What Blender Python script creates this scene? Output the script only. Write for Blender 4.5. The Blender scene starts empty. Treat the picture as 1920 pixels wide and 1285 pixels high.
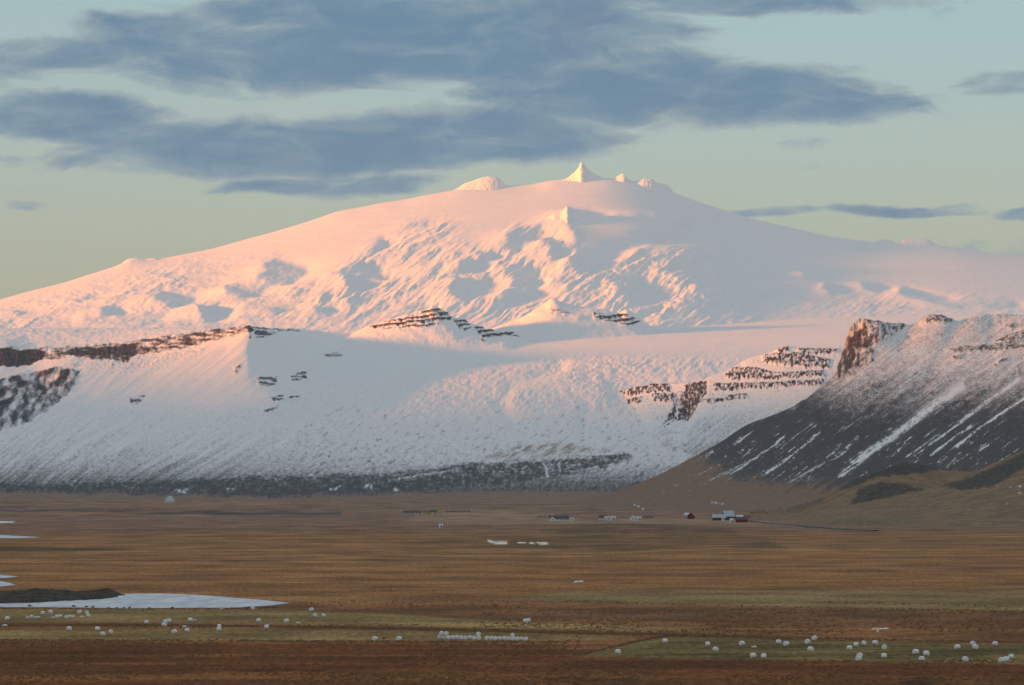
import bpy, math, random
import numpy as np

# ------------------------------------------------------------------ camera, sky, sun, exposure
SC = bpy.context.scene
COL = SC.collection
FPX = 9066.7                       # focal length in photo pixels (1920 wide)
HORIZON = 912.0                    # photo row of the true horizon
CAM_Z = 45.0
PITCH = math.atan((HORIZON - 642.5) / FPX)
cam_data = bpy.data.cameras.new('camera')
cam = bpy.data.objects.new('camera', cam_data)
COL.objects.link(cam)
cam_data.sensor_width = 36.0
cam_data.lens = FPX * 36.0 / 1920.0
cam_data.clip_start = 1.0
cam_data.clip_end = 90000.0
cam.location = (0, 0, CAM_Z)
cam.rotation_euler = (math.pi / 2 + PITCH, 0, 0)
SC.camera = cam

SUN_EL = math.radians(4.0)
SUN_AZ = math.radians(-118.0)      # compass angle from +Y towards +X: low on the left, a little behind the camera
SKY_STRENGTH = 0.15
EXPOSURE = 1.13
SC.view_settings.view_transform = 'Standard'
SC.view_settings.look = 'None'
SC.view_settings.exposure = EXPOSURE
SC.view_settings.gamma = 1.0
SC.view_settings.use_curve_mapping = False
try:
    SC.cycles.use_denoising = True
    SC.cycles.max_bounces = 6
    SC.cycles.volume_bounces = 1
except Exception:
    pass


class NT:
    """small helper for building node trees"""
    def __init__(self, tree):
        self.t = tree

    def n(self, kind, **kw):
        nd = self.t.nodes.new(kind)
        for k, v in kw.items():
            setattr(nd, k, v)
        return nd

    def put(self, sock, v):
        if isinstance(v, bpy.types.NodeSocket):
            self.t.links.new(v, sock)
        else:
            sock.default_value = v

    def math(self, op, a, b=None, c=None, clamp=False):
        nd = self.n('ShaderNodeMath', operation=op, use_clamp=clamp)
        self.put(nd.inputs[0], a)
        if b is not None:
            self.put(nd.inputs[1], b)
        if c is not None:
            self.put(nd.inputs[2], c)
        return nd.outputs[0]

    def vmath(self, op, a, b=None):
        nd = self.n('ShaderNodeVectorMath', operation=op)
        self.put(nd.inputs[0], a)
        if b is not None:
            self.put(nd.inputs[1], b)
        return nd.outputs[1] if op in ('LENGTH', 'DISTANCE', 'DOT_PRODUCT') else nd.outputs[0]

    def mix(self, f, a, b, blend='MIX'):
        nd = self.n('ShaderNodeMix', data_type='RGBA', blend_type=blend)
        self.put(nd.inputs[0], f)
        self.put(nd.inputs[6], a)
        self.put(nd.inputs[7], b)
        return nd.outputs[2]

    def noise(self, vec, scale, detail=4.0, rough=0.55, dist=0.0):
        nd = self.n('ShaderNodeTexNoise')
        self.put(nd.inputs['Vector'], vec)
        nd.inputs['Scale'].default_value = scale
        nd.inputs['Detail'].default_value = detail
        nd.inputs['Roughness'].default_value = rough
        nd.inputs['Distortion'].default_value = dist
        return nd.outputs[0], nd.outputs[1]

    def step(self, v, lo, hi, a=0.0, b=1.0):
        nd = self.n('ShaderNodeMapRange', interpolation_type='SMOOTHSTEP')
        self.put(nd.inputs[0], v)
        nd.inputs[1].default_value = lo
        nd.inputs[2].default_value = hi
        nd.inputs[3].default_value = a
        nd.inputs[4].default_value = b
        return nd.outputs[0]


def c4(r, g, b):
    return (r, g, b, 1.0)


world = bpy.data.worlds.new('World')
SC.world = world
world.use_nodes = True
W = NT(world.node_tree)
bg = world.node_tree.nodes['Background']
bg.inputs[1].default_value = SKY_STRENGTH
sky = W.n('ShaderNodeTexSky', sky_type='NISHITA')
sky.sun_disc = False
sky.sun_elevation = SUN_EL
sky.sun_rotation = SUN_AZ % (2 * math.pi)
sky.air_density = 1.0
sky.dust_density = 1.0
sky.ozone_density = 3.0
# clouds: soft banks laid out in sky directions (azimuth, elevation), broken up by noise
geo = W.n('ShaderNodeTexCoord').outputs['Generated']
sep = W.n('ShaderNodeSeparateXYZ')
W.put(sep.inputs[0], geo)
az = W.math('ARCTAN2', sep.outputs[0], sep.outputs[1])
el = W.math('ARCSINE', sep.outputs[2])
comb = W.n('ShaderNodeCombineXYZ')
W.put(comb.inputs[0], W.math('MULTIPLY', az, FPX / 100.0))
W.put(comb.inputs[1], W.math('MULTIPLY', el, FPX / 100.0))
P = comb.outputs[0]
stretch = W.vmath('MULTIPLY', P, (0.55, 1.25, 1.0))
wf, wc = W.noise(stretch, 0.55, 5.0, 0.6)
warp = W.vmath('MULTIPLY', W.vmath('SUBTRACT', wc, (0.5, 0.5, 0.5)), (2.2, 0.62, 0.0))
PW = W.vmath('ADD', P, warp)
nf, _ = W.noise(W.vmath('MULTIPLY', PW, (0.42, 1.35, 1.0)), 1.15, 9.0, 0.66, 0.5)
# (x, y, rx, ry, weight) in photo pixels
BANKS = [(640, 105, 640, 70, 1.0), (120, 105, 260, 36, .85), (300, 60, 190, 40, .8), (620, 25, 300, 50, 1.0), (1000, 70, 330, 95, 1.0), (860, 15, 420, 45, .9),
         (1300, 0, 560, 40, .8), (1420, 185, 330, 62, 1.0), (1130, 160, 330, 85, 1.0), (1620, 185, 170, 30, .75),
         (120, 222, 230, 50, 1.0), (250, 255, 160, 40, .9), (560, 275, 440, 66, 1.0), (900, 255, 300, 62, 1.0), (300, 300, 290, 38, .8),
         (640, 345, 250, 24, .85), (1900, 165, 130, 26, .75), (1460, 394, 110, 12, .6), (1700, 394, 150, 13, .75), (1765, 386, 75, 12, .7),
         (1910, 397, 75, 17, .7), (10, 300, 60, 16, .55), (1560, 275, 120, 14, .35), (40, 391, 60, 8, .4), (1500, 310, 110, 10, .3),
         (1900, 462, 150, 26, .5), (-300, 140, 380, 60, .9), (2350, 120, 330, 60, .9), (2300, 300, 260, 30, .6), (-420, 300, 300, 40, .7)]
dens = None
for (x, y, rx, ry, wgt) in BANKS:
    d = W.vmath('LENGTH', W.vmath('MULTIPLY', W.vmath('SUBTRACT', PW, ((x - 960) / 100.0, (HORIZON - y) / 100.0, 0.0)), (93.0 / rx, 95.0 / ry, 0.0)))
    v = W.step(d, 0.45, 1.3, wgt, 0.0)
    dens = v if dens is None else W.math('MAXIMUM', dens, v)
# broken cloud goes on above the view, coloured brighter there to fill the shade
hi, _ = W.noise(W.vmath('MULTIPLY', geo, (2.2, 2.2, 9.0)), 1.6, 6.0, 0.6)
high = W.math('MULTIPLY', W.step(hi, 0.40, 0.66, 0.0, 1.0), W.step(el, 0.10, 0.16, 0.0, 1.0))
dens = W.math('MAXIMUM', dens, high)
cover = W.step(W.math('ADD', dens, W.math('MULTIPLY', W.math('SUBTRACT', nf, 0.5), 1.9)), 0.06, 0.80, 0.0, 0.97)
wisp, _ = W.noise(W.vmath('MULTIPLY', PW, (0.5, 2.6, 1.0)), 2.4, 8.0, 0.7, 0.8)
cover = W.math('MULTIPLY', cover, W.step(W.math('ADD', W.math('MULTIPLY', cover, 0.75), W.math('MULTIPLY', wisp, 0.6)), 0.35, 0.80), clamp=True)
thick = W.step(W.math('ADD', dens, W.math('MULTIPLY', W.math('SUBTRACT', nf, 0.5), 1.9)), 0.35, 1.20)
ccol = W.mix(thick, c4(0.90, 1.22, 1.36), c4(0.33, 0.72, 1.10))
mv, _ = W.noise(P, 0.16, 2.0)
ccol = W.mix(W.step(mv, 0.5, 0.75, 0.0, 0.35), ccol, c4(0.66, 0.74, 0.96))
veil = W.math('MULTIPLY', W.step(el, 0.12, 0.30, 0.0, 1.0), W.step(mv, 0.2, 0.8, 0.45, 0.75))  # veil added above the view to lift the ambient light
ccol = W.mix(W.step(el, 0.11, 0.25, 0.0, 0.75), ccol, c4(1.36, 1.40, 1.44))  # unseen overhead cloud brightened to fill the shade
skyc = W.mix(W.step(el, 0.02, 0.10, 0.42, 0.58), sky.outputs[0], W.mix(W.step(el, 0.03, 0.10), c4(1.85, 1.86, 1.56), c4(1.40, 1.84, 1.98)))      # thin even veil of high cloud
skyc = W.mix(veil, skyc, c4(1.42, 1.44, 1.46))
skyc = W.mix(cover, skyc, ccol)
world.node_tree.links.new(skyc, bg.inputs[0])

sun_data = bpy.data.lights.new('sun', 'SUN')
sun_data.energy = 5.0
sun_data.color = (1.0, 0.27, 0.012)
sun_data.angle = math.radians(4.0)      # the sun stands in the haze at the horizon
sun = bpy.data.objects.new('sun', sun_data)
COL.objects.link(sun)
from mathutils import Vector
to_sun = Vector((math.sin(SUN_AZ) * math.cos(SUN_EL), math.cos(SUN_AZ) * math.cos(SUN_EL), math.sin(SUN_EL)))
sun.rotation_euler = to_sun.to_track_quat('Z', 'Y').to_euler()
sun.location = (-3000, -2000, 2500)

# ------------------------------------------------------------------ numeric helpers
_rng = np.random.RandomState(7)
_PERM = _rng.permutation(1024).astype(np.int64)
_ANG = _rng.rand(1024) * 2 * np.pi
_GX, _GY = np.cos(_ANG), np.sin(_ANG)


def perlin(x, y, seed=0):
    x = np.asarray(x, float) + seed * 17.31
    y = np.asarray(y, float) - seed * 9.77
    xi = np.floor(x).astype(np.int64)
    yi = np.floor(y).astype(np.int64)
    xf, yf = x - xi, y - yi
    u = xf * xf * xf * (xf * (xf * 6 - 15) + 10)
    v = yf * yf * yf * (yf * (yf * 6 - 15) + 10)

    def g(ix, iy, dx, dy):
        h = _PERM[(_PERM[(ix + seed * 131) & 1023] + iy) & 1023]
        return _GX[h] * dx + _GY[h] * dy
    a = g(xi, yi, xf, yf)
    b = g(xi + 1, yi, xf - 1, yf)
    c = g(xi, yi + 1, xf, yf - 1)
    d = g(xi + 1, yi + 1, xf - 1, yf - 1)
    return ((a + (b - a) * u) + ((c + (d - c) * u) - (a + (b - a) * u)) * v) * 1.5


def fbm(x, y, octs=4, seed=0, gain=0.5, ridged=False):
    s, a, t = 0.0, 1.0, 0.0
    for i in range(octs):
        n = perlin(x * 2 ** i, y * 2 ** i, seed + i)
        if ridged:
            n = 1 - 2 * np.abs(n)
        s = s + n * a
        t += a
        a *= gain
    return s / t


def sstep(a, b, x):
    t = np.clip((x - a) / (b - a), 0, 1)
    return t * t * (3 - 2 * t)


def pchip(xs, ys, x):
    xs, ys = np.asarray(xs, float), np.asarray(ys, float)
    h = np.diff(xs)
    d = np.diff(ys) / h
    m = np.zeros_like(xs)
    ok = d[:-1] * d[1:] > 0
    w1, w2 = 2 * h[1:] + h[:-1], h[1:] + 2 * h[:-1]
    with np.errstate(all='ignore'):
        hm = (w1 + w2) / (w1 / d[:-1] + w2 / d[1:])
    m[1:-1] = np.where(ok, np.nan_to_num(hm), 0)
    m[0], m[-1] = d[0], d[-1]
    x = np.clip(x, xs[0], xs[-1])
    i = np.clip(np.searchsorted(xs, x) - 1, 0, len(h) - 1)
    t = (x - xs[i]) / h[i]
    return ((2 * t ** 3 - 3 * t ** 2 + 1) * ys[i] + (t ** 3 - 2 * t ** 2 + t) * h[i] * m[i]
            + (-2 * t ** 3 + 3 * t ** 2) * ys[i + 1] + (t ** 3 - t ** 2) * h[i] * m[i + 1])


def blur(a, r, axis):
    """three box blurs"""
    r = int(max(1, r))
    for _ in range(3):
        pad = [(0, 0)] * a.ndim
        pad[axis] = (r + 1, r)
        c = np.cumsum(np.pad(a, pad, mode='edge'), axis=axis)
        n = a.shape[axis]
        hi_ = np.take(c, np.arange(2 * r + 1, 2 * r + 1 + n), axis=axis)
        lo_ = np.take(c, np.arange(0, n), axis=axis)
        a = (hi_ - lo_) / (2 * r + 1)
    return a


def poly(px, py, pts, soft=4.0):
    """soft inside-mask of a polygon given in photo pixels"""
    pts = np.asarray(pts, float)
    m = np.zeros(px.shape)
    lo, hi_ = pts.min(0) - 2 * soft, pts.max(0) + 2 * soft
    sel = (px >= lo[0]) & (px <= hi_[0]) & (py >= lo[1]) & (py <= hi_[1])
    if not sel.any():
        return m
    X, Y = px[sel], py[sel]
    best = np.full(X.shape, 1e9)
    inside = np.zeros(X.shape, bool)
    n = len(pts)
    for i in range(n):
        a, b = pts[i], pts[(i + 1) % n]
        e = b - a
        t = np.clip(((X - a[0]) * e[0] + (Y - a[1]) * e[1]) / (e @ e + 1e-9), 0, 1)
        best = np.minimum(best, np.hypot(X - a[0] - t * e[0], Y - a[1] - t * e[1]))
        if a[1] != b[1]:
            inside ^= ((a[1] > Y) != (b[1] > Y)) & (X < (b[0] - a[0]) * (Y - a[1]) / (b[1] - a[1]) + a[0])
    sd = np.where(inside, best, -best)
    m[sel] = sstep(-soft, soft, sd)
    return m


def line(px, py, pts, w0, w1=None):
    """soft mask of a tapered stroke in photo pixels"""
    pts = np.asarray(pts, float)
    w1 = w0 if w1 is None else w1
    m = np.zeros(px.shape)
    w = max(w0, w1)
    lo, hi_ = pts.min(0) - 3 * w, pts.max(0) + 3 * w
    sel = (px >= lo[0]) & (px <= hi_[0]) & (py >= lo[1]) & (py <= hi_[1])
    if not sel.any():
        return m
    X, Y = px[sel], py[sel]
    best = np.zeros(X.shape)
    n = len(pts) - 1
    for i in range(n):
        a, b = pts[i], pts[i + 1]
        e = b - a
        t = np.clip(((X - a[0]) * e[0] + (Y - a[1]) * e[1]) / (e @ e + 1e-9), 0, 1)
        d = np.hypot(X - a[0] - t * e[0], Y - a[1] - t * e[1])
        ww = w0 + (w1 - w0) * (i + t) / n
        best = np.maximum(best, np.exp(-(d / ww) ** 2))
    m[sel] = best
    return m


def world_xyz(px, py, D):
    """photo pixel + distance along the view axis -> world point"""
    v = 642.5 - py
    Y = FPX * math.cos(PITCH) - v * math.sin(PITCH)
    Z = FPX * math.sin(PITCH) + v * math.cos(PITCH)
    k = D / Y
    return (px - 960.0) * k, D + 0.0 * px, CAM_Z + Z * k


def to_pixel(x, y, z):
    z = z - CAM_Z
    f = y * math.cos(PITCH) + z * math.sin(PITCH)
    u = -y * math.sin(PITCH) + z * math.cos(PITCH)
    return 960.0 + FPX * x / f, 642.5 - FPX * u / f


# ------------------------------------------------------------------ object helpers
def tag(o, label=None, cat=None, group=None, kind=None):
    if label:
        o['label'] = label
    if cat:
        o['category'] = cat
    if group:
        o['group'] = group
    if kind:
        o['kind'] = kind
    return o


def link(name, mesh, mat=None, parent=None):
    o = bpy.data.objects.new(name, mesh)
    COL.objects.link(o)
    if mat is not None and mesh is not None and not mesh.materials:
        mesh.materials.append(mat)
    if parent is not None:
        o.parent = parent
    return o


def grid_mesh(name, X, Y, Z, attrs, smooth=True):
    R, C = X.shape
    me = bpy.data.meshes.new(name)
    co = np.stack([X, Y, Z], -1).reshape(-1, 3).astype(np.float32)
    idx = np.arange(R * C).reshape(R, C)
    # rows run far -> near, columns left -> right: this order makes the normals face up
    q = np.stack([idx[1:, :-1], idx[1:, 1:], idx[:-1, 1:], idx[:-1, :-1]], -1).reshape(-1, 4).astype(np.int32)
    nq = len(q)
    me.vertices.add(len(co))
    me.vertices.foreach_set('co', co.ravel())
    me.loops.add(nq * 4)
    me.loops.foreach_set('vertex_index', q.ravel())
    me.polygons.add(nq)
    me.polygons.foreach_set('loop_start', np.arange(0, nq * 4, 4, dtype=np.int32))
    me.polygons.foreach_set('use_smooth', np.full(nq, smooth, dtype=bool))
    me.update(calc_edges=True)
    for k, a in attrs.items():
        at = me.attributes.new(k, 'FLOAT_COLOR', 'POINT')
        buf = np.ones((R * C, 4), np.float32)
        buf[:, :3] = a.reshape(-1, 3)
        at.data.foreach_set('color', buf.ravel())
    return me


def loft(isolines, px, rows, smooth=3, crest=None, decay=10.0, cr=14):
    """isolines: far -> near lists of (px, py, D); rows: number of rows in each gap. Returns (px, py, D) grids."""
    ys, ds = [], []
    for iso in isolines:
        a = np.asarray(iso, float)
        ys.append(pchip(a[:, 0], a[:, 1], px))
        ds.append(pchip(a[:, 0], a[:, 2], px))
    det = None
    if crest is not None:
        soft = blur(ys[crest], cr, 0)
        det = ys[crest] - soft
        ys[crest] = soft
    PY, DD = [], []
    for i in range(len(isolines) - 1):
        for k in range(rows[i]):
            t = k / rows[i]
            PY.append(ys[i] * (1 - t) + ys[i + 1] * t)
            DD.append(ds[i] * (1 - t) + ds[i + 1] * t)
    PY.append(ys[-1])
    DD.append(ds[-1])
    PY, DD = np.array(PY), np.array(DD)
    if smooth:
        z = (HORIZON - PY) * DD            # blur heights and depths together so breaks become soft shoulders
        DD2 = blur(DD, smooth, 0)
        z = blur(z, smooth, 0)
        DD2[0], DD2[-1] = DD[0], DD[-1]
        PY2 = HORIZON - z / DD2
        PY2[0], PY2[-1] = PY[0], PY[-1]
        PY, DD = PY2, DD2
    if det is not None:
        r0 = sum(rows[:crest])
        d = np.abs(PY - PY[r0][None])
        d[:r0] *= .5
        PY = PY + det[None] * np.exp(-(d / decay) ** 1.5)
    return np.broadcast_to(px, PY.shape).copy(), PY, DD


# ------------------------------------------------------------------ materials
def principled(name, rough=0.9, spec=0.2):
    m = bpy.data.materials.new(name)
    m.use_nodes = True
    b = m.node_tree.nodes['Principled BSDF']
    b.inputs['Roughness'].default_value = rough
    b.inputs['Specular IOR Level'].default_value = spec
    return m, NT(m.node_tree), b


def mountain_material(name, rock, rock2, earth, earth2, snow=(0.90, 0.90, 0.90), n_scale=0.11):
    """cover.r = bare rock, cover.g = earth and dead grass, cover.b = loose dark scree dusted with snow"""
    m, N, b = principled(name, 0.85, 0.15)
    at = N.n('ShaderNodeAttribute', attribute_name='cover')
    s = N.n('ShaderNodeSeparateColor')
    N.put(s.inputs[0], at.outputs['Color'])
    pos = N.n('ShaderNodeTexCoord').outputs['Object']
    flat = N.vmath('MULTIPLY', pos, (1.0, 0.35, 1.9))
    nA, _ = N.noise(flat, n_scale, 4.0, 0.65)
    nB, _ = N.noise(pos, n_scale * 0.28, 4.0, 0.6)
    nC, _ = N.noise(pos, n_scale * 2.3, 2.0, 0.6)
    rockc = N.mix(N.step(nB, 0.35, 0.65), c4(*rock), c4(*rock2))
    earthc = N.mix(N.step(N.math('MULTIPLY_ADD', nB, 0.65, N.math('MULTIPLY', nA, 0.35)), 0.40, 0.60), c4(*earth), c4(*earth2))
    snowc = N.mix(N.step(nB, 0.3, 0.7), c4(*snow), c4(snow[0] * .95, snow[1] * .95, snow[2] * .96))
    wob = N.math('MULTIPLY', N.math('SUBTRACT', N.math('MULTIPLY_ADD', nC, 0.5, N.math('MULTIPLY', nA, 0.5)), 0.5), 2.1)
    fe = N.step(N.math('ADD', s.outputs[1], wob), 0.30, 0.72)
    fr = N.step(N.math('ADD', s.outputs[0], N.math('MULTIPLY', wob, 0.50)), 0.20, 0.74)
    fb = N.step(N.math('ADD', s.outputs[2], N.math('MULTIPLY', wob, 0.8)), 0.12, 0.95)
    col = N.mix(fb, snowc, rockc)
    col = N.mix(fe, col, earthc)
    col = N.mix(fr, col, rockc)
    N.put(b.inputs['Base Color'], col)
    bm = N.n('ShaderNodeBump')
    bm.inputs['Strength'].default_value = 0.6
    bm.inputs['Distance'].default_value = 2.5
    N.put(bm.inputs['Height'], N.math('ADD', nA, N.math('MULTIPLY', nC, 0.5)))
    N.put(b.inputs['Normal'], bm.outputs[0])
    return m


def ground_material(name):
    """cover = land-cover colour of each patch; noise gives tufts, hummocks and streaks"""
    m, N, b = principled(name, 0.95, 0.05)
    at = N.n('ShaderNodeAttribute', attribute_name='cover')
    pos = N.n('ShaderNodeTexCoord').outputs['Object']
    n1, _ = N.noise(N.vmath('MULTIPLY', pos, (1.0, 0.12, 1.0)), 0.55, 4.0, 0.65)
    n2, _ = N.noise(N.vmath('MULTIPLY', pos, (0.22, 0.10, 1.0)), 0.10, 4.0, 0.6)
    n3, _ = N.noise(N.vmath('MULTIPLY', pos, (0.10, 0.22, 1.0)), 0.05, 3.0, 0.6)
    k = N.math('MULTIPLY', N.step(n1, 0.28, 0.72, 0.66, 1.34), N.step(n2, 0.28, 0.72, 0.66, 1.34))
    k = N.math('MULTIPLY', k, N.step(n3, 0.3, 0.7, 0.84, 1.16))
    cm = N.n('ShaderNodeCombineXYZ')
    for i in range(3):
        N.put(cm.inputs[i], k)
    col = N.mix(1.0, at.outputs['Color'], cm.outputs[0], 'MULTIPLY')
    N.put(b.inputs['Base Color'], col)
    return m


def plain_material(name, colour, colour2=None, rough=0.8, scale=1.0, spec=0.2):
    m, N, b = principled(name, rough, spec)
    pos = N.n('ShaderNodeTexCoord').outputs['Object']
    n, _ = N.noise(pos, scale, 4.0, 0.6)
    c2 = colour2 or tuple(min(1, v * 0.78) for v in colour)
    N.put(b.inputs['Base Color'], N.mix(N.step(n, 0.3, 0.7), c4(*colour), c4(*c2)))
    return m


M_GLACIER = mountain_material('glacier_snow', (.10, .085, .08), (.16, .12, .10), (.12, .09, .07), (.16, .12, .09), n_scale=.05)
M_PLATEAU = mountain_material('snowy_cliffs', (.046, .040, .042), (.10, .082, .076), (.31, .195, .115), (.22, .145, .09), n_scale=.19)
M_RIDGE = mountain_material('scree_ridge', (.058, .048, .045), (.100, .074, .060), (.30, .175, .10), (.20, .12, .075), n_scale=.26)
M_HILL = mountain_material('grass_hill', (.045, .040, .034), (.075, .060, .042), (.29, .175, .088), (.18, .12, .06), n_scale=.14)
M_GROUND = ground_material('marsh_and_fields')

# ------------------------------------------------------------------ terrain: glacier mountain
PXS = np.arange(-170.0, 2091.0, 1.9)


def glacier_mountain():
    px = PXS
    silx = [-170, 0, 60, 120, 180, 215, 240, 300, 350, 400, 440, 480, 520, 560, 600, 640, 680, 720, 760, 800, 840, 870, 1000, 1040, 1130, 1185, 1245,
            1280, 1320, 1360, 1400, 1440, 1500, 1560, 1620, 1690, 1755, 1790, 1850, 1920, 2090]
    sily = [612, 562, 545, 530, 511, 500, 490, 485, 476, 466, 455, 444, 433, 421, 408, 395, 388, 380, 374, 366, 359, 354, 345, 338, 334, 340, 354,
            368, 382, 395, 408, 417, 431, 444, 452, 457, 460, 464, 472, 480, 505]
    sil = pchip(silx, sily, px)
    sil = blur(sil, 3, 0)
    nb, nf_ = 8, 205
    f = np.concatenate([-np.linspace(1, 0.12, nb), np.linspace(0, 1, nf_)])[:, None]
    foot = pchip([-170, 300, 600, 1000, 1250, 1500, 2090], [660, 655, 650, 640, 640, 650, 655], px)
    Ds = pchip([-170, 300, 1090, 1700, 2090], [18600, 19300, 20000, 19300, 18800], px)
    fp = np.clip(f, 0, 1)
    w = sstep(0, .10, fp)
    se = sil[None] * (1 - w) + blur(sil, 30, 0)[None] * w
    py = se + (foot[None] - se) * fp
    D = Ds[None] - (Ds - 13400.0)[None] * fp ** 0.82
    back = np.clip(-f, 0, 1)
    D = D + back * 1500
    py = py + back * 28
    PX = np.broadcast_to(px, py.shape).copy()
    mpp = D / FPX
    # ---- relief of the ice cap and the lava ribs under it, written as ground that falls or climbs to the right
    wx = PX + 20 * fbm(PX / 34, py / 15, 4, 3, .6)
    wy = py + 8 * fbm(PX / 30, py / 12, 4, 5, .6)
    falls = [
        (.75, [(431, 560), (425, 544), (482, 530), (495, 500), (512, 489), (575, 490), (582, 500), (549, 530), (502, 540), (468, 557)]),
        (.65, [(284, 564), (301, 552), (368, 557), (365, 566), (321, 577), (294, 577)]),
        (.6, [(127, 567), (174, 552), (187, 556), (150, 567)]),
        (.6, [(184, 587), (214, 574), (241, 577), (231, 589), (194, 594)]),
        (.9, [(371, 576), (415, 576), (405, 594), (391, 607), (381, 597)]),
        (.6, [(589, 581), (622, 576), (636, 587), (595, 591)]),
        (.55, [(495, 587), (522, 581), (552, 581), (535, 591)]),
        (.8, [(627, 521), (650, 507), (677, 494), (697, 494), (710, 507), (734, 514), (714, 524), (690, 521), (680, 534), (667, 548), (650, 541)]),
        (.7, [(630, 558), (664, 534), (684, 534), (667, 564), (637, 578)]),
        (.7, [(697, 471), (710, 451), (727, 444), (717, 464)]),
        (.55, [(757, 430), (787, 417), (807, 417), (781, 427)]),
        (.75, [(801, 521), (814, 504), (831, 496), (821, 514), (787, 538)]),
        (.6, [(844, 487), (868, 474), (834, 497)]),
        (.8, [(861, 511), (874, 494), (891, 491), (888, 507), (868, 521)]),
        (.75, [(841, 544), (854, 521), (864, 527), (891, 527), (901, 511), (921, 514), (911, 544), (888, 558), (868, 568), (848, 558)]),
        (.75, [(898, 474), (938, 477), (921, 487), (901, 494)]),
        (.65, [(955, 444), (975, 431), (1018, 420), (1018, 447), (985, 457), (968, 474), (945, 471)]),
        (.75, [(961, 521), (978, 501), (1008, 494), (998, 517), (1001, 531), (965, 544)]),
        (.8, [(1021, 454), (1035, 444), (1068, 461), (1058, 477), (1045, 494), (1028, 481)]),
        (.75, [(1055, 427), (1068, 391), (1122, 400), (1169, 405), (1240, 409), (1300, 411), (1300, 442), (1240, 447), (1185, 452), (1149, 467), (1132, 481), (1122, 477), (1112, 507), (1102, 514), (1082, 514), (1068, 494), (1075, 454)]),
        (.7, [(935, 578), (955, 548), (995, 544), (1031, 541), (1018, 554), (968, 571)]),
        (.6, [(1145, 551), (1169, 534), (1202, 538), (1232, 548), (1222, 561), (1195, 570)]),
        (.5, [(1068, 534), (1082, 544), (1122, 534), (1135, 541), (1095, 564), (1062, 558)]),
        (.5, [(1286, 479), (1320, 475), (1395, 494), (1406, 505), (1388, 512), (1342, 501), (1298, 490)]),
        (.7, [(1252, 497), (1268, 496), (1294, 505), (1268, 511)]),
        (.6, [(1320, 520), (1346, 524), (1388, 539), (1365, 546), (1339, 535)]),
        (.5, [(1549, 535), (1582, 535), (1571, 550), (1549, 554)]),
        (.5, [(1612, 531), (1657, 535), (1654, 550), (1624, 546)]),
        (.4, [(1688, 539), (1702, 535), (1762, 554), (1815, 561), (1912, 565), (1912, 576), (1762, 576), (1684, 559), (1688, 550)]),
        (.6, [(1515, 513), (1530, 520), (1515, 528)]),
        (.6, [(20, 584), (47, 581), (60, 590), (30, 596)]),
    ]
    climbs = [
        (.5, [(1200, 520), (1230, 505), (1250, 520), (1290, 530), (1310, 560), (1260, 585), (1215, 580), (1250, 545)]),
        (.5, [(1440, 505), (1490, 508), (1512, 522), (1480, 525)]),
        (.5, [(1500, 552), (1545, 533), (1548, 552)]),
        (.5, [(405, 605), (415, 585), (440, 572), (455, 575), (450, 595), (430, 608)]),
        (.4, [(290, 600), (330, 580), (370, 582), (378, 600), (330, 606)]),
        (.4, [(640, 540), (655, 545), (665, 560), (640, 575), (620, 560)]),
        (.4, [(820, 560), (840, 565), (860, 575), (830, 585), (800, 575)]),
        (.5, [(1030, 500), (1062, 490), (1060, 520), (1040, 545), (1010, 540), (1012, 515)]),
        (.4, [(1190, 460), (1160, 470), (1150, 490), (1190, 480)]),
        (.35, [(118, 608), (140, 590), (170, 585), (160, 600), (130, 612)]),
        (.4, [(1662, 545), (1672, 537), (1690, 537), (1684, 552)]),
        (.4, [(1700, 534), (1712, 536), (1760, 551), (1815, 560), (1790, 562), (1735, 552)]),
    ]
    g = np.zeros(PX.shape)
    for k, pts in falls:
        g -= .72 * k * poly(wx, wy, pts, 4.5)
    for k, pts in climbs:
        g += .6 * k * poly(wx, wy, pts, 4.0)
    h = np.cumsum(g, 1) * 1.9
    hb = blur(h, 26, 1)
    h = blur(h - hb, 1, 1)
    h = blur(h, 2, 0)
    # natural roughness: lava ribs running down to the left, strongest below the smooth ice
    rough = np.clip(sstep(0.34, 0.62, fp) + sstep(700, 350, PX) * sstep(0.02, 0.2, fp), 0, 1)
    rough *= 1 - .5 * sstep(1330, 1480, PX)
    rough *= 1 - .85 * poly(PX, py, [(1060, 380), (1340, 400), (1420, 440), (1190, 452), (1120, 500), (1085, 510)], 12)
    u = (PX * .42 + py * .9)
    v = (PX * .9 - py * .42)
    lowf = .35 + 1.0 * np.clip(fbm(PX / 130, py / 50, 2, 23) + .3, 0, 1)
    zone = poly(PX, py, [(560, 610), (600, 525), (690, 462), (760, 424), (830, 412), (900, 468), (950, 438), (1040, 412), (1078, 450), (1112, 520), (1180, 470), (1350, 470), (1400, 540), (1320, 605), (900, 615)], 24)
    bend = 9 * fbm(PX / 60, py / 40, 3, 25)
    uu = PX * .55 + py * .84 + bend
    vv = PX * .84 - py * .55
    ribs = fbm(uu / 26, vv / 130, 4, 21, .55, True)
    fine = fbm(uu / 9, vv / 40, 3, 27, .6, True)
    h += zone * (.55 + .75 * lowf) * (4.4 * (ribs - .15) + 1.2 * fine)
    h += rough * (1 - .7 * zone) * lowf * (4.4 * (fbm(u / 34, v / 170, 4, 29, .55, True) - .1) + 1.1 * fbm(u / 8, v / 34, 3, 31, .6, True))
    h += rough * (1 - .6 * zone) * 1.5 * fbm(PX / 70, py / 20, 3, 33, .6, True)
    knob = poly(PX, py, [(1105, 500), (1190, 480), (1290, 480), (1360, 540), (1330, 590), (1180, 600), (1090, 560)], 20)
    h += knob * 2.2 * fbm(PX / 24, py / 12, 3, 41, .6, True)
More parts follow.
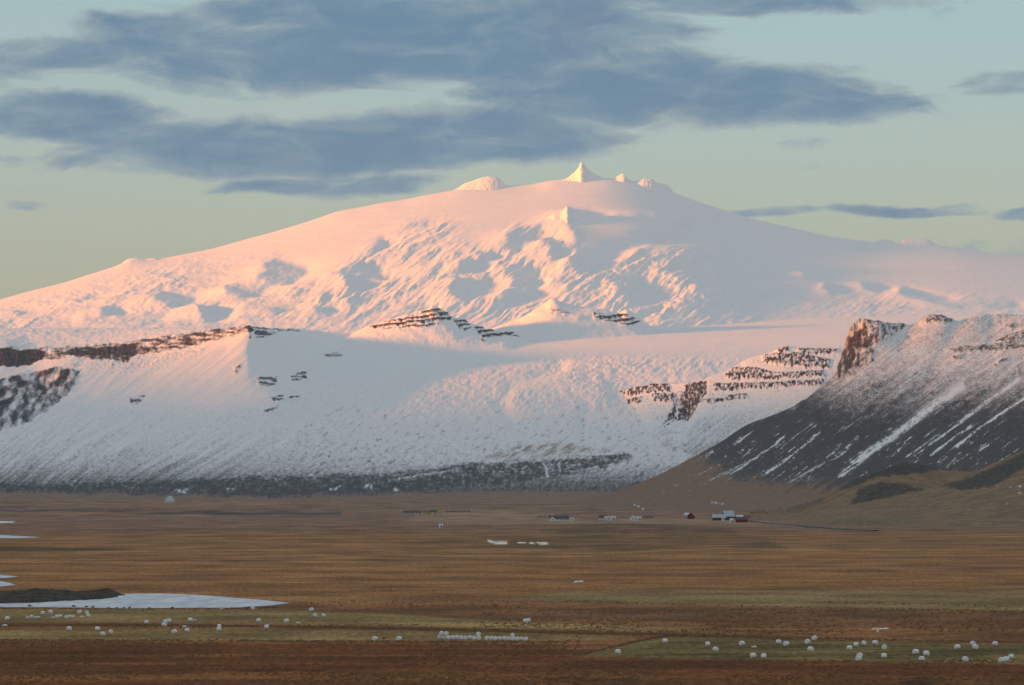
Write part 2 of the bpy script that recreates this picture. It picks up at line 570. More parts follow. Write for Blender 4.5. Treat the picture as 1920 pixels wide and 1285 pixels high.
    h += (0.6 + 0 * PX) * fbm(PX / 140, py / 9, 3, 51)                       # wind-packed sweep of the ice
    h += .5 * sstep(700, 300, PX) * fbm(PX / 9, py / 5, 2, 53)
    h *= sstep(0.0, 0.06, fp) * .8 + .2
    h *= 1 - sstep(.93, 1, fp) * .6
    X, Y, Z = world_xyz(PX, py, D)
    Z = Z + h * mpp
    cover = np.zeros(PX.shape + (3,))
    slope = np.abs(np.gradient(h, axis=1)) / 1.9
    speck = fbm(PX / 6, py / 2.5, 3, 71)
    cover[..., 0] = rough * sstep(.45, 1.1, slope + .55 * speck) * .28 + .3 * sstep(.3, .6, speck) * sstep(560, 640, py) * sstep(420, 250, PX)
    me = grid_mesh('glacier_mountain', X, Y, Z, {'cover': cover})
    tag(link('glacier_mountain', me, M_GLACIER), kind='structure')


def crag(name, outline, D, base_rise, depth, seed, rough=1.0, rock=0.0, lean=.02, flare=1.7):
    a = np.asarray(outline, float)
    px = np.arange(a[0, 0], a[-1, 0] + .1, .9)
    y0 = np.interp(px, [a[0, 0], a[-1, 0]], [a[0, 1], a[-1, 1]])
    cy = np.minimum(pchip(a[:, 0], a[:, 1], px), y0)
    ht = y0 - cy
    rows = np.concatenate([np.linspace(-1, 0, 9), np.linspace(0, 1, 26)[1:]])[:, None]
    k = np.clip(1 - np.abs(rows), 0, 1)
    prof = np.where(rows < 0, k ** 1.3, k ** flare)
    PX = np.broadcast_to(px, (rows.shape[0], px.size)).copy()
    PY = y0[None] - ht[None] * prof + base_rise * np.clip(rows, 0, 1) + 5 * np.clip(-rows, 0, 1)
    n = fbm(PX / 8 + PY / 14, rows * depth / 90 + PX / 40, 3, seed, .6, True) + .7 * fbm(PX / 3.5, rows * depth / 40, 2, seed + 1)
    PY = PY - rough * n * np.minimum(1, ht[None] / 9) * (.25 + .75 * sstep(0, .25, np.abs(rows)))
    # the crest line swings towards and away from the viewer
    swing = lean * depth * fbm(px / 14, px * 0, 3, seed + 2)
    DD = D - rows * depth * (.35 + .65 * np.minimum(1, ht[None] / (ht.max() + 1e-6))) + swing[None] * k
    X, Y, Z = world_xyz(PX, PY, DD)
    cover = np.zeros(PX.shape + (3,))
    cover[..., 0] = rock * sstep(-.2, .8, n)
    me = grid_mesh(name, X, Y, Z, {'cover': cover})
    tag(link(name, me, M_GLACIER), kind='structure')


def summit_crags():
    crag('summit_horn', [(1040, 341), (1062, 335), (1074, 326), (1082, 318), (1086, 312), (1088, 305.5), (1091, 304.5), (1095, 306), (1098, 313), (1104, 318), (1113, 325), (1124, 331), (1140, 336)], 19930, 6, 260, 611, 2.0, .14, flare=1.5)
    crag('summit_tooth', [(1146, 338), (1154, 333), (1161, 329), (1168, 325.5), (1172, 326.5), (1175, 334), (1188, 340)], 19900, 5, 140, 621, 1.4, .1)
    crag('east_summit', [(1180, 342), (1196, 338.5), (1210, 335.5), (1222, 336), (1230, 342), (1246, 346), (1254, 349), (1262, 360)], 19900, 8, 380, 631, 1.5, .08)
    crag('west_summit', [(836, 364), (858, 353), (872, 344), (890, 338), (905, 333), (918, 331), (932, 332.5), (940, 337), (947, 345), (962, 352)], 19950, 6, 420, 641, 1.0, .05)
    crag('glacier_nunatak', [(948, 466), (980, 444), (1006, 424), (1022, 411), (1034, 403), (1041, 399), (1050, 398), (1058, 392), (1063, 387.5), (1069, 390), (1078, 397), (1096, 408), (1125, 420)], 17900, 14, 760, 651, 1.6, .12, flare=1.3)
    crag('east_mound', [(1672, 462), (1688, 455), (1697, 448.5), (1720, 447), (1742, 449), (1750, 455), (1768, 464)], 19250, 4, 300, 661, .1, 0)
    crag('east_knob', [(1630, 458), (1648, 451), (1662, 449), (1675, 453), (1688, 461)], 19350, 4, 260, 665, .1, 0)
    crag('west_shoulder', [(216, 505), (230, 493), (242, 485.5), (256, 484), (272, 485), (290, 484), (306, 486), (330, 487)], 19180, 8, 420, 671, 1.0, .06)


# ------------------------------------------------------------------ terrain: snowy plateau, its west cliffs and the lava slope
def lava_plateau():
    back = [(-170, 616, 14800), (300, 614, 14800), (700, 610, 14800), (1250, 598, 14800), (1600, 594, 14800), (2090, 590, 14800)]
    mid = [(-170, 628, 12900), (200, 622, 12900), (400, 613, 12900), (520, 622, 12900), (650, 640, 12900), (900, 642, 12900), (1250, 632, 12900), (1600, 625, 12900), (2090, 620, 12900)]
    top = [(-170, 650, 11600), (0, 648, 11600), (60, 654, 11600), (160, 650, 11600), (250, 640, 11600), (350, 625, 11600), (420, 617, 11560), (470, 611, 11520), (485, 619, 11540), (520, 640, 11600),
           (560, 665, 11700), (600, 682, 11750), (650, 689, 11800), (800, 682, 11900), (1000, 671, 11950), (1200, 667, 11950), (1400, 668, 11950), (1600, 670, 11950), (2090, 670, 11950)]
    cbase = [(-170, 690, 11480), (0, 686, 11480), (60, 690, 11480), (130, 676, 11480), (250, 672, 11480), (350, 662, 11450), (420, 652, 11430), (462, 645, 11420), (480, 655, 11420), (520, 680, 11430),
             (560, 696, 11450), (600, 712, 11480), (700, 716, 11500), (1000, 706, 11480), (1150, 708, 11400), (1330, 709, 11250), (2090, 709, 11200)]
    tal = [(-170, 790, 10880), (0, 775, 10880), (200, 765, 10860), (350, 750, 10830), (440, 738, 10800), (500, 736, 10780), (550, 748, 10780), (600, 768, 10780), (700, 780, 10760), (900, 778, 10760), (1050, 776, 10750), (1200, 778, 10690), (1330, 780, 10620), (2090, 780, 10600)]
    low = [(-170, 880, 10200), (0, 878, 10200), (300, 872, 10150), (600, 866, 10100), (900, 858, 10050), (1100, 850, 10050), (1250, 850, 10050), (2090, 850, 10050)]
    apr = [(-170, 910, 9400), (300, 906, 9350), (700, 903, 9300), (1000, 893, 9300), (1250, 890, 9300), (2090, 900, 9300)]
    end = [(-170, 962, 8200), (300, 962, 8150), (700, 962, 8100), (1000, 958, 8100), (1250, 956, 8100), (2090, 960, 8100)]
    px = PXS
    PX, py, D = loft([back, mid, top, cbase, tal, low, apr, end], px, [14, 30, 30, 58, 62, 26, 20], 2)
    mpp = D / FPX
    h = np.zeros(PX.shape)
    leftm = sstep(560, 430, PX)
    below = sstep(0, 18, py - pchip([a[0] for a in top], [a[1] for a in top], px)[None])
    # west cliff: buttresses and ledges
    wxx = PX + 9 * fbm(PX / 15, py / 9, 4, 2, .6)
    wyy = py + 5 * fbm(PX / 14, py / 8, 4, 4, .6)
    cliff = poly(wxx, wyy, [(-170, 650), (0, 649), (60, 655), (100, 652), (160, 650), (250, 640), (350, 625), (470, 611), (474, 622), (360, 650), (250, 668), (240, 680), (130, 670), (80, 678), (40, 688), (-170, 690)], 3)
    cliffd = poly(wxx, wyy, [(-170, 655), (0, 656), (40, 660), (85, 660), (78, 676), (35, 688), (-170, 690)], 3)
    cliffe = poly(wxx, wyy, [(120, 660), (190, 655), (255, 648), (255, 668), (190, 666), (130, 667)], 3)
    gul = poly(wxx, wyy, [(-170, 720), (0, 712), (60, 698), (115, 690), (150, 698), (135, 735), (95, 768), (45, 798), (0, 812), (-170, 850)], 5)
    out1 = np.maximum.reduce([poly(wxx, wyy, p, 2) for p in [
        [(482, 708), (520, 705), (522, 722), (485, 727)], [(545, 704), (574, 696), (576, 712), (548, 716)], [(508, 746), (530, 741), (532, 750), (512, 754)],
        [(534, 746), (562, 742), (560, 751), (532, 753)], [(492, 770), (525, 760), (520, 768), (494, 776)], [(240, 748), (272, 742), (264, 760), (248, 762)],
        [(472, 613), (505, 616), (540, 618), (520, 628), (478, 636)], [(535, 615), (565, 617), (560, 623), (538, 621)], [(440, 690), (452, 680), (448, 700), (440, 705)],
        [(608, 664), (640, 660), (642, 669), (612, 671)], [(464, 612), (472, 610), (472, 640), (466, 636)]]])
    rub = poly(wxx, wyy, [(100, 672), (250, 665), (380, 645), (395, 660), (330, 685), (230, 705), (120, 700)], 14)
    h += cliff * (2.6 * fbm(PX / 9, py / 20, 3, 8, .6, True) + 1.0 * fbm(PX / 5, py / 3, 2, 9))
    gu = (PX * .80 + py * .60)
    h += gul * (6.5 * fbm(gu / 24, (PX * -.6 + py * .8) / 60, 3, 12, .55, True) + 1.6 * np.sin((py + .25 * PX + 4 * fbm(PX / 30, py / 30, 2, 1)) / 1.9))
    h += out1 * (1.2 + 2 * fbm(PX / 6, py / 5, 2, 14)) + rub * 1.5 * fbm(PX / 6, py / 4, 3, 15)
    # talus: shallow chutes running down to the left, fanning out to straight down below the spur
    th = pchip([-170, 200, 500, 700], [.70, .72, .95, 1.15], PX)
    tu = PX * np.sin(th) + py * np.cos(th)
    tv = PX * np.cos(th) - py * np.sin(th)
    talus = leftm * below * (1 - cliff) * (1 - gul)
    h += talus * (2.4 * fbm(tu / 24, tv / 170, 3, 16, .55, True) + .55 * fbm(tu / 6, tv / 60, 2, 17) * sstep(690, 800, py))
    h += talus * sstep(770, 850, py) * (1.5 * fbm(PX / 6 + py / 9, py / 4.5, 3, 19, .65) + 1.8 * fbm(tu / 12, tv / 70, 3, 37, .6, True))
    # lava slope: hummocks and flow wrinkles under the snow
    casc = sstep(520, 640, PX + .35 * (py - 700)) * sstep(655, 690, py + 3 * fbm(PX / 40, py / 20, 2, 77)) * (1 - .55 * sstep(860, 930, py))
    w2 = 10 * fbm(PX / 70, py / 40, 3, 18)
    fu = (PX + w2) * .55 + py * .83
    fv = (PX + w2) * .83 - py * .55
    patch = .55 + .45 * fbm(PX / 160, py / 70, 2, 20)
    h += casc * patch * (3.2 * fbm(PX / 30, py / 13, 4, 22, .62, True) + 3.0 * fbm(fu / 11, fv / 32, 4, 23, .62, True) + 1.5 * fbm(PX / 6, py / 3.6, 3, 24, .6))
    dome = poly(PX, py, [(940, 740), (985, 715), (1060, 705), (1130, 720), (1150, 760), (1080, 800), (1000, 800), (955, 780)], 22)
    h += dome * 6
    h -= line(PX, py, [(1050, 690), (960, 725), (940, 755), (960, 790), (930, 830)], 14) * 5
    h -= line(PX, py, [(1100, 770), (1090, 800), (1115, 840)], 12) * 4
    # plateau: faint drifts
    plat = 1 - below
    h += plat * (.8 * fbm(PX / 70, py / 7, 3, 25) + sstep(520, 380, PX) * (1.5 * fbm(PX / 46, py / 9, 4, 26, .6, True) + .6 * fbm(PX / 9, py / 3, 2, 35)))
    edge = sstep(0, .03, np.linspace(0, 1, PX.shape[0]))[:, None]
    h = h * edge
    X, Y, Z = world_xyz(PX, py, D)
    Z = Z + h * mpp
    cover = np.zeros(PX.shape + (3,))
    n1 = fbm(PX / 7, py / 4, 4, 27, .6)
    n2 = fbm(PX / 24, py / 9, 3, 28)
    cover[..., 0] = (cliff * (.52 + .75 * fbm(PX / 26, py / 5, 4, 29, .62)) + cliffd * (.75 + .5 * n1) + cliffe * .45 + gul * (.56 + .7 * fbm(gu / 14, (PX * -.6 + py * .8) / 18, 3, 30)) + out1 * (.48 + .5 * n1 + .22 * np.sin((py - .10 * PX + 6 * n2) / 1.5))
                     + rub * (.20 + .6 * n1) + .30 * sstep(.35, .6, n1) * plat * sstep(560, 420, PX))
    # snow thins out towards the foot of the slopes
    thin = pchip([600, 690, 780, 830, 870, 895, 912, 940], [0, .08, .15, .24, .40, .60, .78, .9], py)
    thin = thin * (1 - .25 * sstep(500, 900, PX) * sstep(900, 860, py))
    streak = fbm(tu / 5, tv / 70, 3, 31) * talus + fbm(fu / 6, fv / 13, 4, 32, .6) * casc * .7
    cover[..., 2] = np.clip(thin + 0.28 * n1 * below + streak * .30 * sstep(700, 840, py) * (1 - sstep(905, 930, py)) + .05 * n2 * below + casc * .40 * sstep(.05, .55, fbm(fu / 6, fv / 18, 4, 36, .65)) * sstep(690, 800, py), 0, 1)
    chutes = np.maximum.reduce([line(wxx, wyy, p, w, w * .5) for p, w in [([(240, 790), (150, 835), (118, 862)], 4), ([(265, 815), (212, 852)], 3), ([(190, 815), (130, 850)], 3),
                                                                          ([(420, 770), (340, 845), (325, 860)], 3), ([(615, 745), (560, 800), (520, 840)], 5), ([(395, 840), (372, 860)], 3)]])
    cover[..., 2] *= 1 - .8 * chutes
    wl = py + 9 * fbm(PX / 60, py / 9, 5, 33, .65)
    lava = poly(wxx + 10 * n1, wl, [(-170, 906), (150, 907), (300, 900), (500, 893), (700, 888), (800, 880), (870, 870), (1000, 862), (1100, 856), (1180, 848), (1190, 866), (1100, 890), (1000, 905), (880, 918), (700, 928), (500, 934), (300, 930), (200, 926), (-170, 926)], 9)
    moss = poly(PX, py, [(860, 868), (960, 838), (1040, 826), (1120, 838), (1180, 845), (1080, 858), (960, 866)], 10)
    cover[..., 0] = np.clip(cover[..., 0] + lava * (.62 + .55 * n1 + .25 * n2), 0, 1.1)
    cover[..., 1] = np.clip(moss * (.45 + .5 * fbm(fu / 9, fv / 40, 3, 34)) + sstep(915, 930, py + 3 * n2) * (1 - lava) * 1.0 + .5 * poly(PX, py, [(-170, 880), (200, 885), (330, 885), (300, 903), (-170, 905)], 7) * sstep(-.2, .3, n2), 0, 1)
    spots = np.maximum.reduce([line(wxx, wyy, p, w) for p, w in [([(330, 921), (350, 923)], 3), ([(425, 920), (440, 918)], 2.5), ([(685, 912), (700, 908), (690, 920)], 3), ([(840, 885), (730, 902)], 2.2), ([(1020, 870), (1028, 895)], 2.5), ([(1045, 868), (1048, 890)], 2),
                                                                 ([(585, 893), (590, 895)], 3), ([(235, 915), (250, 918)], 2), ([(640, 914), (620, 918)], 2), ([(740, 919), (752, 919)], 2.2), ([(1080, 885), (1120, 878)], 2)]])
    cover *= (1 - np.clip(spots * .95 * sstep(-.25, .25, n1), 0, 1))[..., None]
    me = grid_mesh('lava_plateau', X, Y, Z, {'cover': cover})
    tag(link('lava_plateau', me, M_PLATEAU), kind='structure')


def knoll(name, crest, dc, rocks, seed):
    a = np.asarray(crest, float)
    px = np.arange(a[0, 0], a[-1, 0], 1.6)
    b0 = [(x, max(y + 20, 650), dc + 700) for x, y in crest]
    c0 = [(x, y, dc) for x, y in crest]
    e0 = [(x, max(y + 26, 652 + .02 * abs(x - 950)), dc - 520) for x, y in crest]
    f0 = [(x, 690, dc - 800) for x, y in crest]
    PX, py, D = loft([b0, c0, e0, f0], px, [12, 60, 14], 1, 1, 12, 16)
    D = D + 26 * fbm(PX / 60, py / 30, 3, seed + 9)
    wx = PX + 8 * fbm(PX / 14, py / 8, 4, seed, .6)
    wy = py + 4 * fbm(PX / 12, py / 7, 4, seed + 1, .6)
    rk = np.maximum.reduce([poly(wx, wy, p, 2.5) for p in rocks])
    led = np.sin((py + .12 * PX + 3 * fbm(PX / 30, py / 20, 2, seed + 2)) / 1.35)
    ed = sstep(0, 12, np.minimum(PX - a[0, 0], a[-1, 0] - PX))
    h = ed * (rk * (1.3 * led + 2.4 * fbm(PX / 9, py / 9, 3, seed + 3, .6, True)) + 1.1 * fbm(PX / 28, py / 16, 3, seed + 4) + .5 * fbm(PX / 7, py / 5, 2, seed + 5))
    X, Y, Z = world_xyz(PX, py, D)
    Z = Z + h * D / FPX
    cover = np.zeros(PX.shape + (3,))
    n = fbm(PX / 7, py / 3, 3, seed + 6, .6)
    cover[..., 0] = rk * (.52 + .30 * led + .6 * n) + .22 * sstep(.2, .6, n)
    me = grid_mesh(name, X, Y, Z, {'cover': cover})
    tag(link(name, me, M_PLATEAU), kind='structure')


# ------------------------------------------------------------------ terrain: back cliffs with benches
def bench_cliffs():
    px = np.arange(1085.0, 1760.0, 1.5)
    tx = [1085, 1130, 1160, 1250, 1318, 1330, 1370, 1400, 1440, 1480, 1520, 1575, 1760]
    ty = [752, 730, 722, 718, 712, 705, 690, 672, 660, 648, 650, 648, 640]
    top = [(x, y, float(np.interp(x, [1085, 1330], [11340, 10700]))) for x, y in zip(tx, ty)]
    back = [(x, y + 20, 11900) for x, y in zip(tx, ty)]
    cb = [(1085, 778, 10800), (1140, 772, 10770), (1200, 772, 10680), (1260, 790, 10540), (1285, 798, 10500), (1310, 768, 10480), (1400, 750, 10440), (1480, 730, 10420), (1540, 716, 10420), (1760, 706, 10420)]
    ta = [(1085, 858, 10060), (1150, 858, 10050), (1250, 858, 9980), (1350, 858, 9900), (1500, 860, 9850), (1760, 860, 9850)]
    en = [(1085, 935, 9500), (1250, 935, 9300), (1500, 935, 9200), (1760, 935, 9200)]
    PX, py, D = loft([back, top, cb, ta, en], px, [10, 70, 66, 30], 1, 1, 10, 12)
    wx = PX + 7 * fbm(PX / 14, py / 8, 4, 101, .6)
    wy = py + 3.0 * fbm(PX / 12, py / 7, 4, 102, .6)
    bands = [[(1430, 668), (1480, 660), (1560, 676), (1556, 691), (1480, 688), (1432, 681)], [(1358, 708), (1372, 691), (1420, 690), (1450, 700), (1545, 695), (1545, 706), (1450, 712), (1362, 714)],
             [(1338, 721), (1430, 719), (1545, 712), (1542, 724), (1430, 729), (1340, 736)], [(1155, 722), (1255, 721), (1256, 736), (1180, 738)], [(1220, 739), (1270, 739), (1262, 757), (1225, 753)],
             [(1318, 750), (1400, 739), (1402, 749), (1328, 758)], [(1455, 655), (1478, 650), (1480, 660), (1458, 664)], [(1496, 655), (1570, 655), (1568, 664), (1498, 668)], [(1168, 740), (1205, 742), (1200, 752), (1175, 750)]]
    rk = np.maximum.reduce([poly(wx, wy, p, 2.2) for p in bands])
    gully = poly(wx, wy, [(1240, 800), (1262, 762), (1286, 722), (1308, 712), (1326, 714), (1326, 735), (1310, 757), (1292, 790), (1274, 801)], 2.5)
    slabs = np.abs(np.sin((PX + 1.2 * py + 6 * fbm(PX / 20, py / 20, 2, 103)) / 3.4))
    tu = PX * .60 + py * .80
    tv = PX * .80 - py * .60
    fade = sstep(1085, 1200, PX)
    tal = sstep(0, 16, py - pchip([c[0] for c in cb], [c[1] for c in cb], px)[None] - 6)
    h = fade * (rk * (2.0 + 2.2 * fbm(PX / 4.5, py / 16, 3, 104, .6, True)) + gully * (-5 + 4 * slabs) + 1.2 * fbm(PX / 16, py / 9, 3, 105) + tal * (.9 * fbm(tu / 16, tv / 120, 3, 106))
                + (1 - tal) * 1.0 * fbm(PX / 6, py / 5, 3, 107))
    h -= line(PX, py, [(1282, 722), (1272, 760), (1262, 800)], 2.2) * 0
    X, Y, Z = world_xyz(PX, py, D)
    Z = Z + h * D / FPX
    drop = (1 - sstep(1085, 1240, PX)) * 30
    Z = Z - drop
    cover = np.zeros(PX.shape + (3,))
    n = fbm(PX / 4.5, py / 7, 3, 108, .65)
    ice = line(wx, wy, [(1281, 728), (1271, 762), (1264, 798)], 3.0, 2.0)
    cover[..., 0] = np.clip(rk * (.50 + .85 * n) + gully * (.62 + .75 * n) * (1 - .75 * ice) + .50 * sstep(-.05, .6, n + .5 * fbm(PX / 30, py / 4, 3, 112)) * (1 - tal), 0, 1.1)
    thin = pchip([600, 745, 790, 830, 860, 885, 940], [.1, .2, .32, .42, .55, .72, .9], py + .16 * (1400 - PX) * sstep(1400, 1600, PX)) * tal
    cover[..., 2] = np.clip(thin + tal * (.32 * fbm(tu / 5.5, tv / 60, 4, 109, .6) + .25 * fbm(PX / 5, py / 4, 3, 111)) * sstep(735, 790, py) - .25 * sstep(1290, 1190, PX) * sstep(870, 800, py), 0, 1)
    cover[..., 1] = np.clip(sstep(840, 900, py + .05 * (PX - 1300) + 10 * fbm(tu / 12, tv / 60, 3, 110)) * sstep(1190, 1260, PX + .2 * (py - 850)), 0, 1) * .9
    me = grid_mesh('bench_cliffs', X, Y, Z, {'cover': cover})
    tag(link('bench_cliffs', me, M_PLATEAU), kind='structure')


# ------------------------------------------------------------------ terrain: scree ridge on the right
def scree_ridge():
    px = np.arange(880.0, 2091.0, 1.7)
    cx = [880, 1050, 1150, 1230, 1300, 1350, 1400, 1450, 1500, 1540, 1562, 1570, 1576, 1584, 1594, 1604, 1612, 1625, 1660, 1700, 1722, 1732, 1760, 1795, 1830, 1870, 1920, 2090]
    cy = [962, 944, 922, 892, 855, 828, 795, 776, 754, 722, 702, 688, 668, 640, 618, 606, 598, 597, 604, 606, 600, 592, 590, 598, 589, 586, 588, 578]
    cd = [8000, 8300, 8600, 8850, 9100, 9250, 9400, 9480, 9560, 9600, 9620, 9630, 9640, 9640, 9640, 9640, 9640, 9640, 9650, 9700, 9700, 9700, 9700, 9720, 9750, 9800, 9800, 9800]
    crest = list(zip(cx, cy, cd))
    back = [(x, y + 14 + (25 if x < 1560 else 6), d + 700) for x, y, d in crest]
    m1 = [(880, 965, 7900), (1050, 950, 8150), (1150, 930, 8400), (1230, 906, 8600), (1350, 856, 8950), (1450, 808, 9160), (1540, 762, 9300), (1600, 720, 9360), (1700, 694, 9380), (1800, 686, 9380), (1920, 676, 9380), (2090, 668, 9380)]
    m2 = [(880, 968, 7750), (1050, 955, 7900), (1150, 940, 8100), (1230, 925, 8230), (1350, 896, 8480), (1450, 868, 8640), (1540, 840, 8760), (1600, 822, 8800), (1700, 800, 8820), (1800, 784, 8830), (1920, 770, 8830), (2090, 755, 8830)]
    m3 = [(880, 970, 7600), (1050, 962, 7700), (1230, 948, 7800), (1350, 932, 7900), (1450, 920, 7960), (1600, 900, 8000), (1700, 886, 8040), (1800, 872, 8060), (2090, 850, 8060)]
    end = [(880, 990, 7000), (1050, 988, 7000), (1230, 985, 7000), (1400, 985, 7000), (1600, 985, 7050), (2090, 985, 7100)]
    PX, py, D = loft([back, crest, m1, m2, m3, end], px, [12, 66, 74, 60, 34], 2, 1, 9, 16)
    wx = PX + 8 * fbm(PX / 16, py / 11, 4, 201, .6)
    wy = py + 5 * fbm(PX / 14, py / 9, 4, 202, .6)
    prow = poly(wx, wy, [(1566, 702), (1572, 675), (1584, 640), (1598, 608), (1615, 597), (1640, 603), (1700, 605), (1690, 622), (1660, 640), (1640, 655), (1640, 680), (1612, 692), (1598, 705), (1575, 712)], 3)
    prowd = poly(wx, wy, [(1568, 702), (1574, 672), (1586, 645), (1600, 632), (1612, 614), (1622, 618), (1616, 640), (1640, 628), (1632, 648), (1606, 658), (1600, 680), (1592, 702), (1580, 690)], 2.5)
    out = np.maximum.reduce([poly(wx, wy, p, 2.2) for p in [
        [(1728, 594), (1745, 588), (1770, 590), (1798, 596), (1782, 607), (1738, 606)], [(1862, 640), (1895, 628), (1925, 615), (2090, 600), (2090, 640), (1925, 636), (1890, 646)], [(1770, 655), (1860, 645), (1925, 640), (1925, 655), (1860, 660), (1790, 662)],
        [(1785, 668), (1812, 666), (1808, 674), (1788, 674)], [(1612, 745), (1640, 720), (1660, 714), (1650, 730), (1625, 748)], [(1860, 685), (1890, 672), (1886, 682), (1866, 692)], [(1880, 612), (1905, 606), (1900, 616)],
        [(1830, 740), (1850, 732), (1848, 748), (1832, 752)], [(1685, 683), (1694, 680), (1692, 690)], [(1690, 708), (1700, 704), (1698, 712)], [(1765, 760), (1815, 752), (1820, 757), (1770, 768)], [(1490, 758), (1512, 750), (1508, 760), (1495, 764)]]])
    tu = PX * .58 + py * .81
    tv = PX * .81 - py * .58
    below = sstep(6, 40, py - pchip(cx, cy, px)[None])
    h = prow * (5.0 * fbm(PX / 15, py / 26, 3, 203, .6, True) + 2.0 * fbm(PX / 5, py / 6, 3, 204)) - prowd * 2
    h += out * (2.5 + 2 * fbm(PX / 7, py / 4, 2, 205))
    h += below * (1 - prow) * (3.2 * fbm(tu / 62, tv / 210, 3, 206) + 1.1 * fbm(tu / 14, tv / 90, 3, 207) + .7 * fbm(PX / 7, py / 6, 3, 208))
    h += (1 - below) * 1.6 * fbm(PX / 9, py / 9, 3, 209) * sstep(1560, 1600, PX)
    gul = line(PX, py, [(1790, 620), (1752, 690), (1700, 770), (1640, 840), (1580, 890)], 13, 16)
    h -= gul * 3.0
    h *= 1 - .7 * sstep(930, 985, py)
    X, Y, Z = world_xyz(PX, py, D)
    Z = Z + h * D / FPX
    n = .6 * fbm(PX / 3.6, py / 3.0, 3, 210, .65) + .5 * fbm(PX / 14, py / 9, 3, 216)
    big = fbm(PX / 60, py / 40, 3, 211)
    st = fbm(tu / 4.2, tv / 60, 3, 212, .6)
    st2 = fbm(tu / 10, tv / 130, 3, 213, .6)
    # y at which dark scree takes over from snow, along the ridge
    yb = pchip([880, 1230, 1400, 1480, 1570, 1680, 1800, 1920, 2090], [700, 770, 772, 745, 772, 775, 772, 758, 745], PX)
    dark = sstep(-105, 60, py - yb + 34 * st2 + 14 * n)
    cover = np.zeros(PX.shape + (3,))
    cover[..., 2] = np.clip(.36 + .40 * n + .22 * st + .75 * dark, 0, 1)
    lx, ly = PX + 5 * fbm(PX / 18, py / 12, 4, 217, .65), py + 3 * fbm(PX / 15, py / 10, 4, 218, .65)
    white = np.maximum.reduce([line(lx, ly, p, a * .72, b * .72) * k for p, a, b, k in [
        ([(1800, 726), (1740, 768), (1680, 812), (1625, 848), (1600, 866)], 12, 9, 1.25), ([(1625, 850), (1590, 875), (1575, 892)], 10, 6, 1.0),
        ([(1910, 712), (1850, 755), (1790, 800), (1700, 858)], 6, 4, .9), ([(1920, 745), (1840, 800), (1760, 866)], 3.5, 4, 1.0), ([(1820, 800), (1745, 853)], 3, 3, .95),
        ([(1535, 812), (1490, 850), (1440, 886)], 3, 5, .85), ([(1460, 830), (1400, 868), (1370, 888)], 3.5, 3, .75), ([(1608, 818), (1582, 846), (1560, 862)], 4, 4, .8),
        ([(1575, 835), (1550, 858)], 3, 2, .7), ([(1420, 855), (1320, 906)], 2.5, 3, .6), ([(1560, 860), (1480, 905)], 3, 4, .6), ([(1800, 850), (1776, 874)], 4, 4, .7),
        ([(1380, 880), (1290, 920)], 2.5, 3, .5), ([(1350, 870), (1240, 925)], 2.5, 3, .5), ([(1190, 947), (1208, 955)], 2.2, 2, 1.3), ([(1332, 942), (1354, 945)], 1.8, 1.8, 1.3)]])
    brk = sstep(-.42, .22, n + .8 * st + .3 * st2)
    loose = sstep(.22, .5, st + .35 * n) * sstep(880, 800, py) * dark * .55 + sstep(.28, .6, st + .5 * fbm(PX / 4, py / 3.5, 2, 214)) * sstep(930, 880, py) * sstep(780, 830, py) * .8
    wcov = np.clip(white * brk + loose, 0, 1)
    cover[..., 0] = np.clip(prow * (.45 + .9 * fbm(PX / 7, py / 12, 4, 215, .65)) + prowd * (.30 + .5 * n) + out * (.50 + .7 * n) + .12 * sstep(.2, .6, n) * (1 - dark), 0, 1.1)
    ye = pchip([880, 1150, 1230, 1300, 1350, 1400, 1450, 1600, 1700, 2090], [900, 880, 855, 848, 872, 890, 900, 905, 890, 880], PX)
    earth = sstep(-34, 40, py - ye + 30 * st2 + 18 * n + 10 * big)
    cover[..., 1] = np.clip(earth * (.85 + .35 * n) + .5 * sstep(1340, 1250, PX), 0, 1)
    cover[..., 2] *= 1 - np.clip(wcov, 0, 1)
    cover[..., 1] *= 1 - np.clip(1.1 * white * brk + loose * .6, 0, 1)
    me = grid_mesh('scree_ridge', X, Y, Z, {'cover': cover})
    tag(link('scree_ridge', me, M_RIDGE), kind='structure')


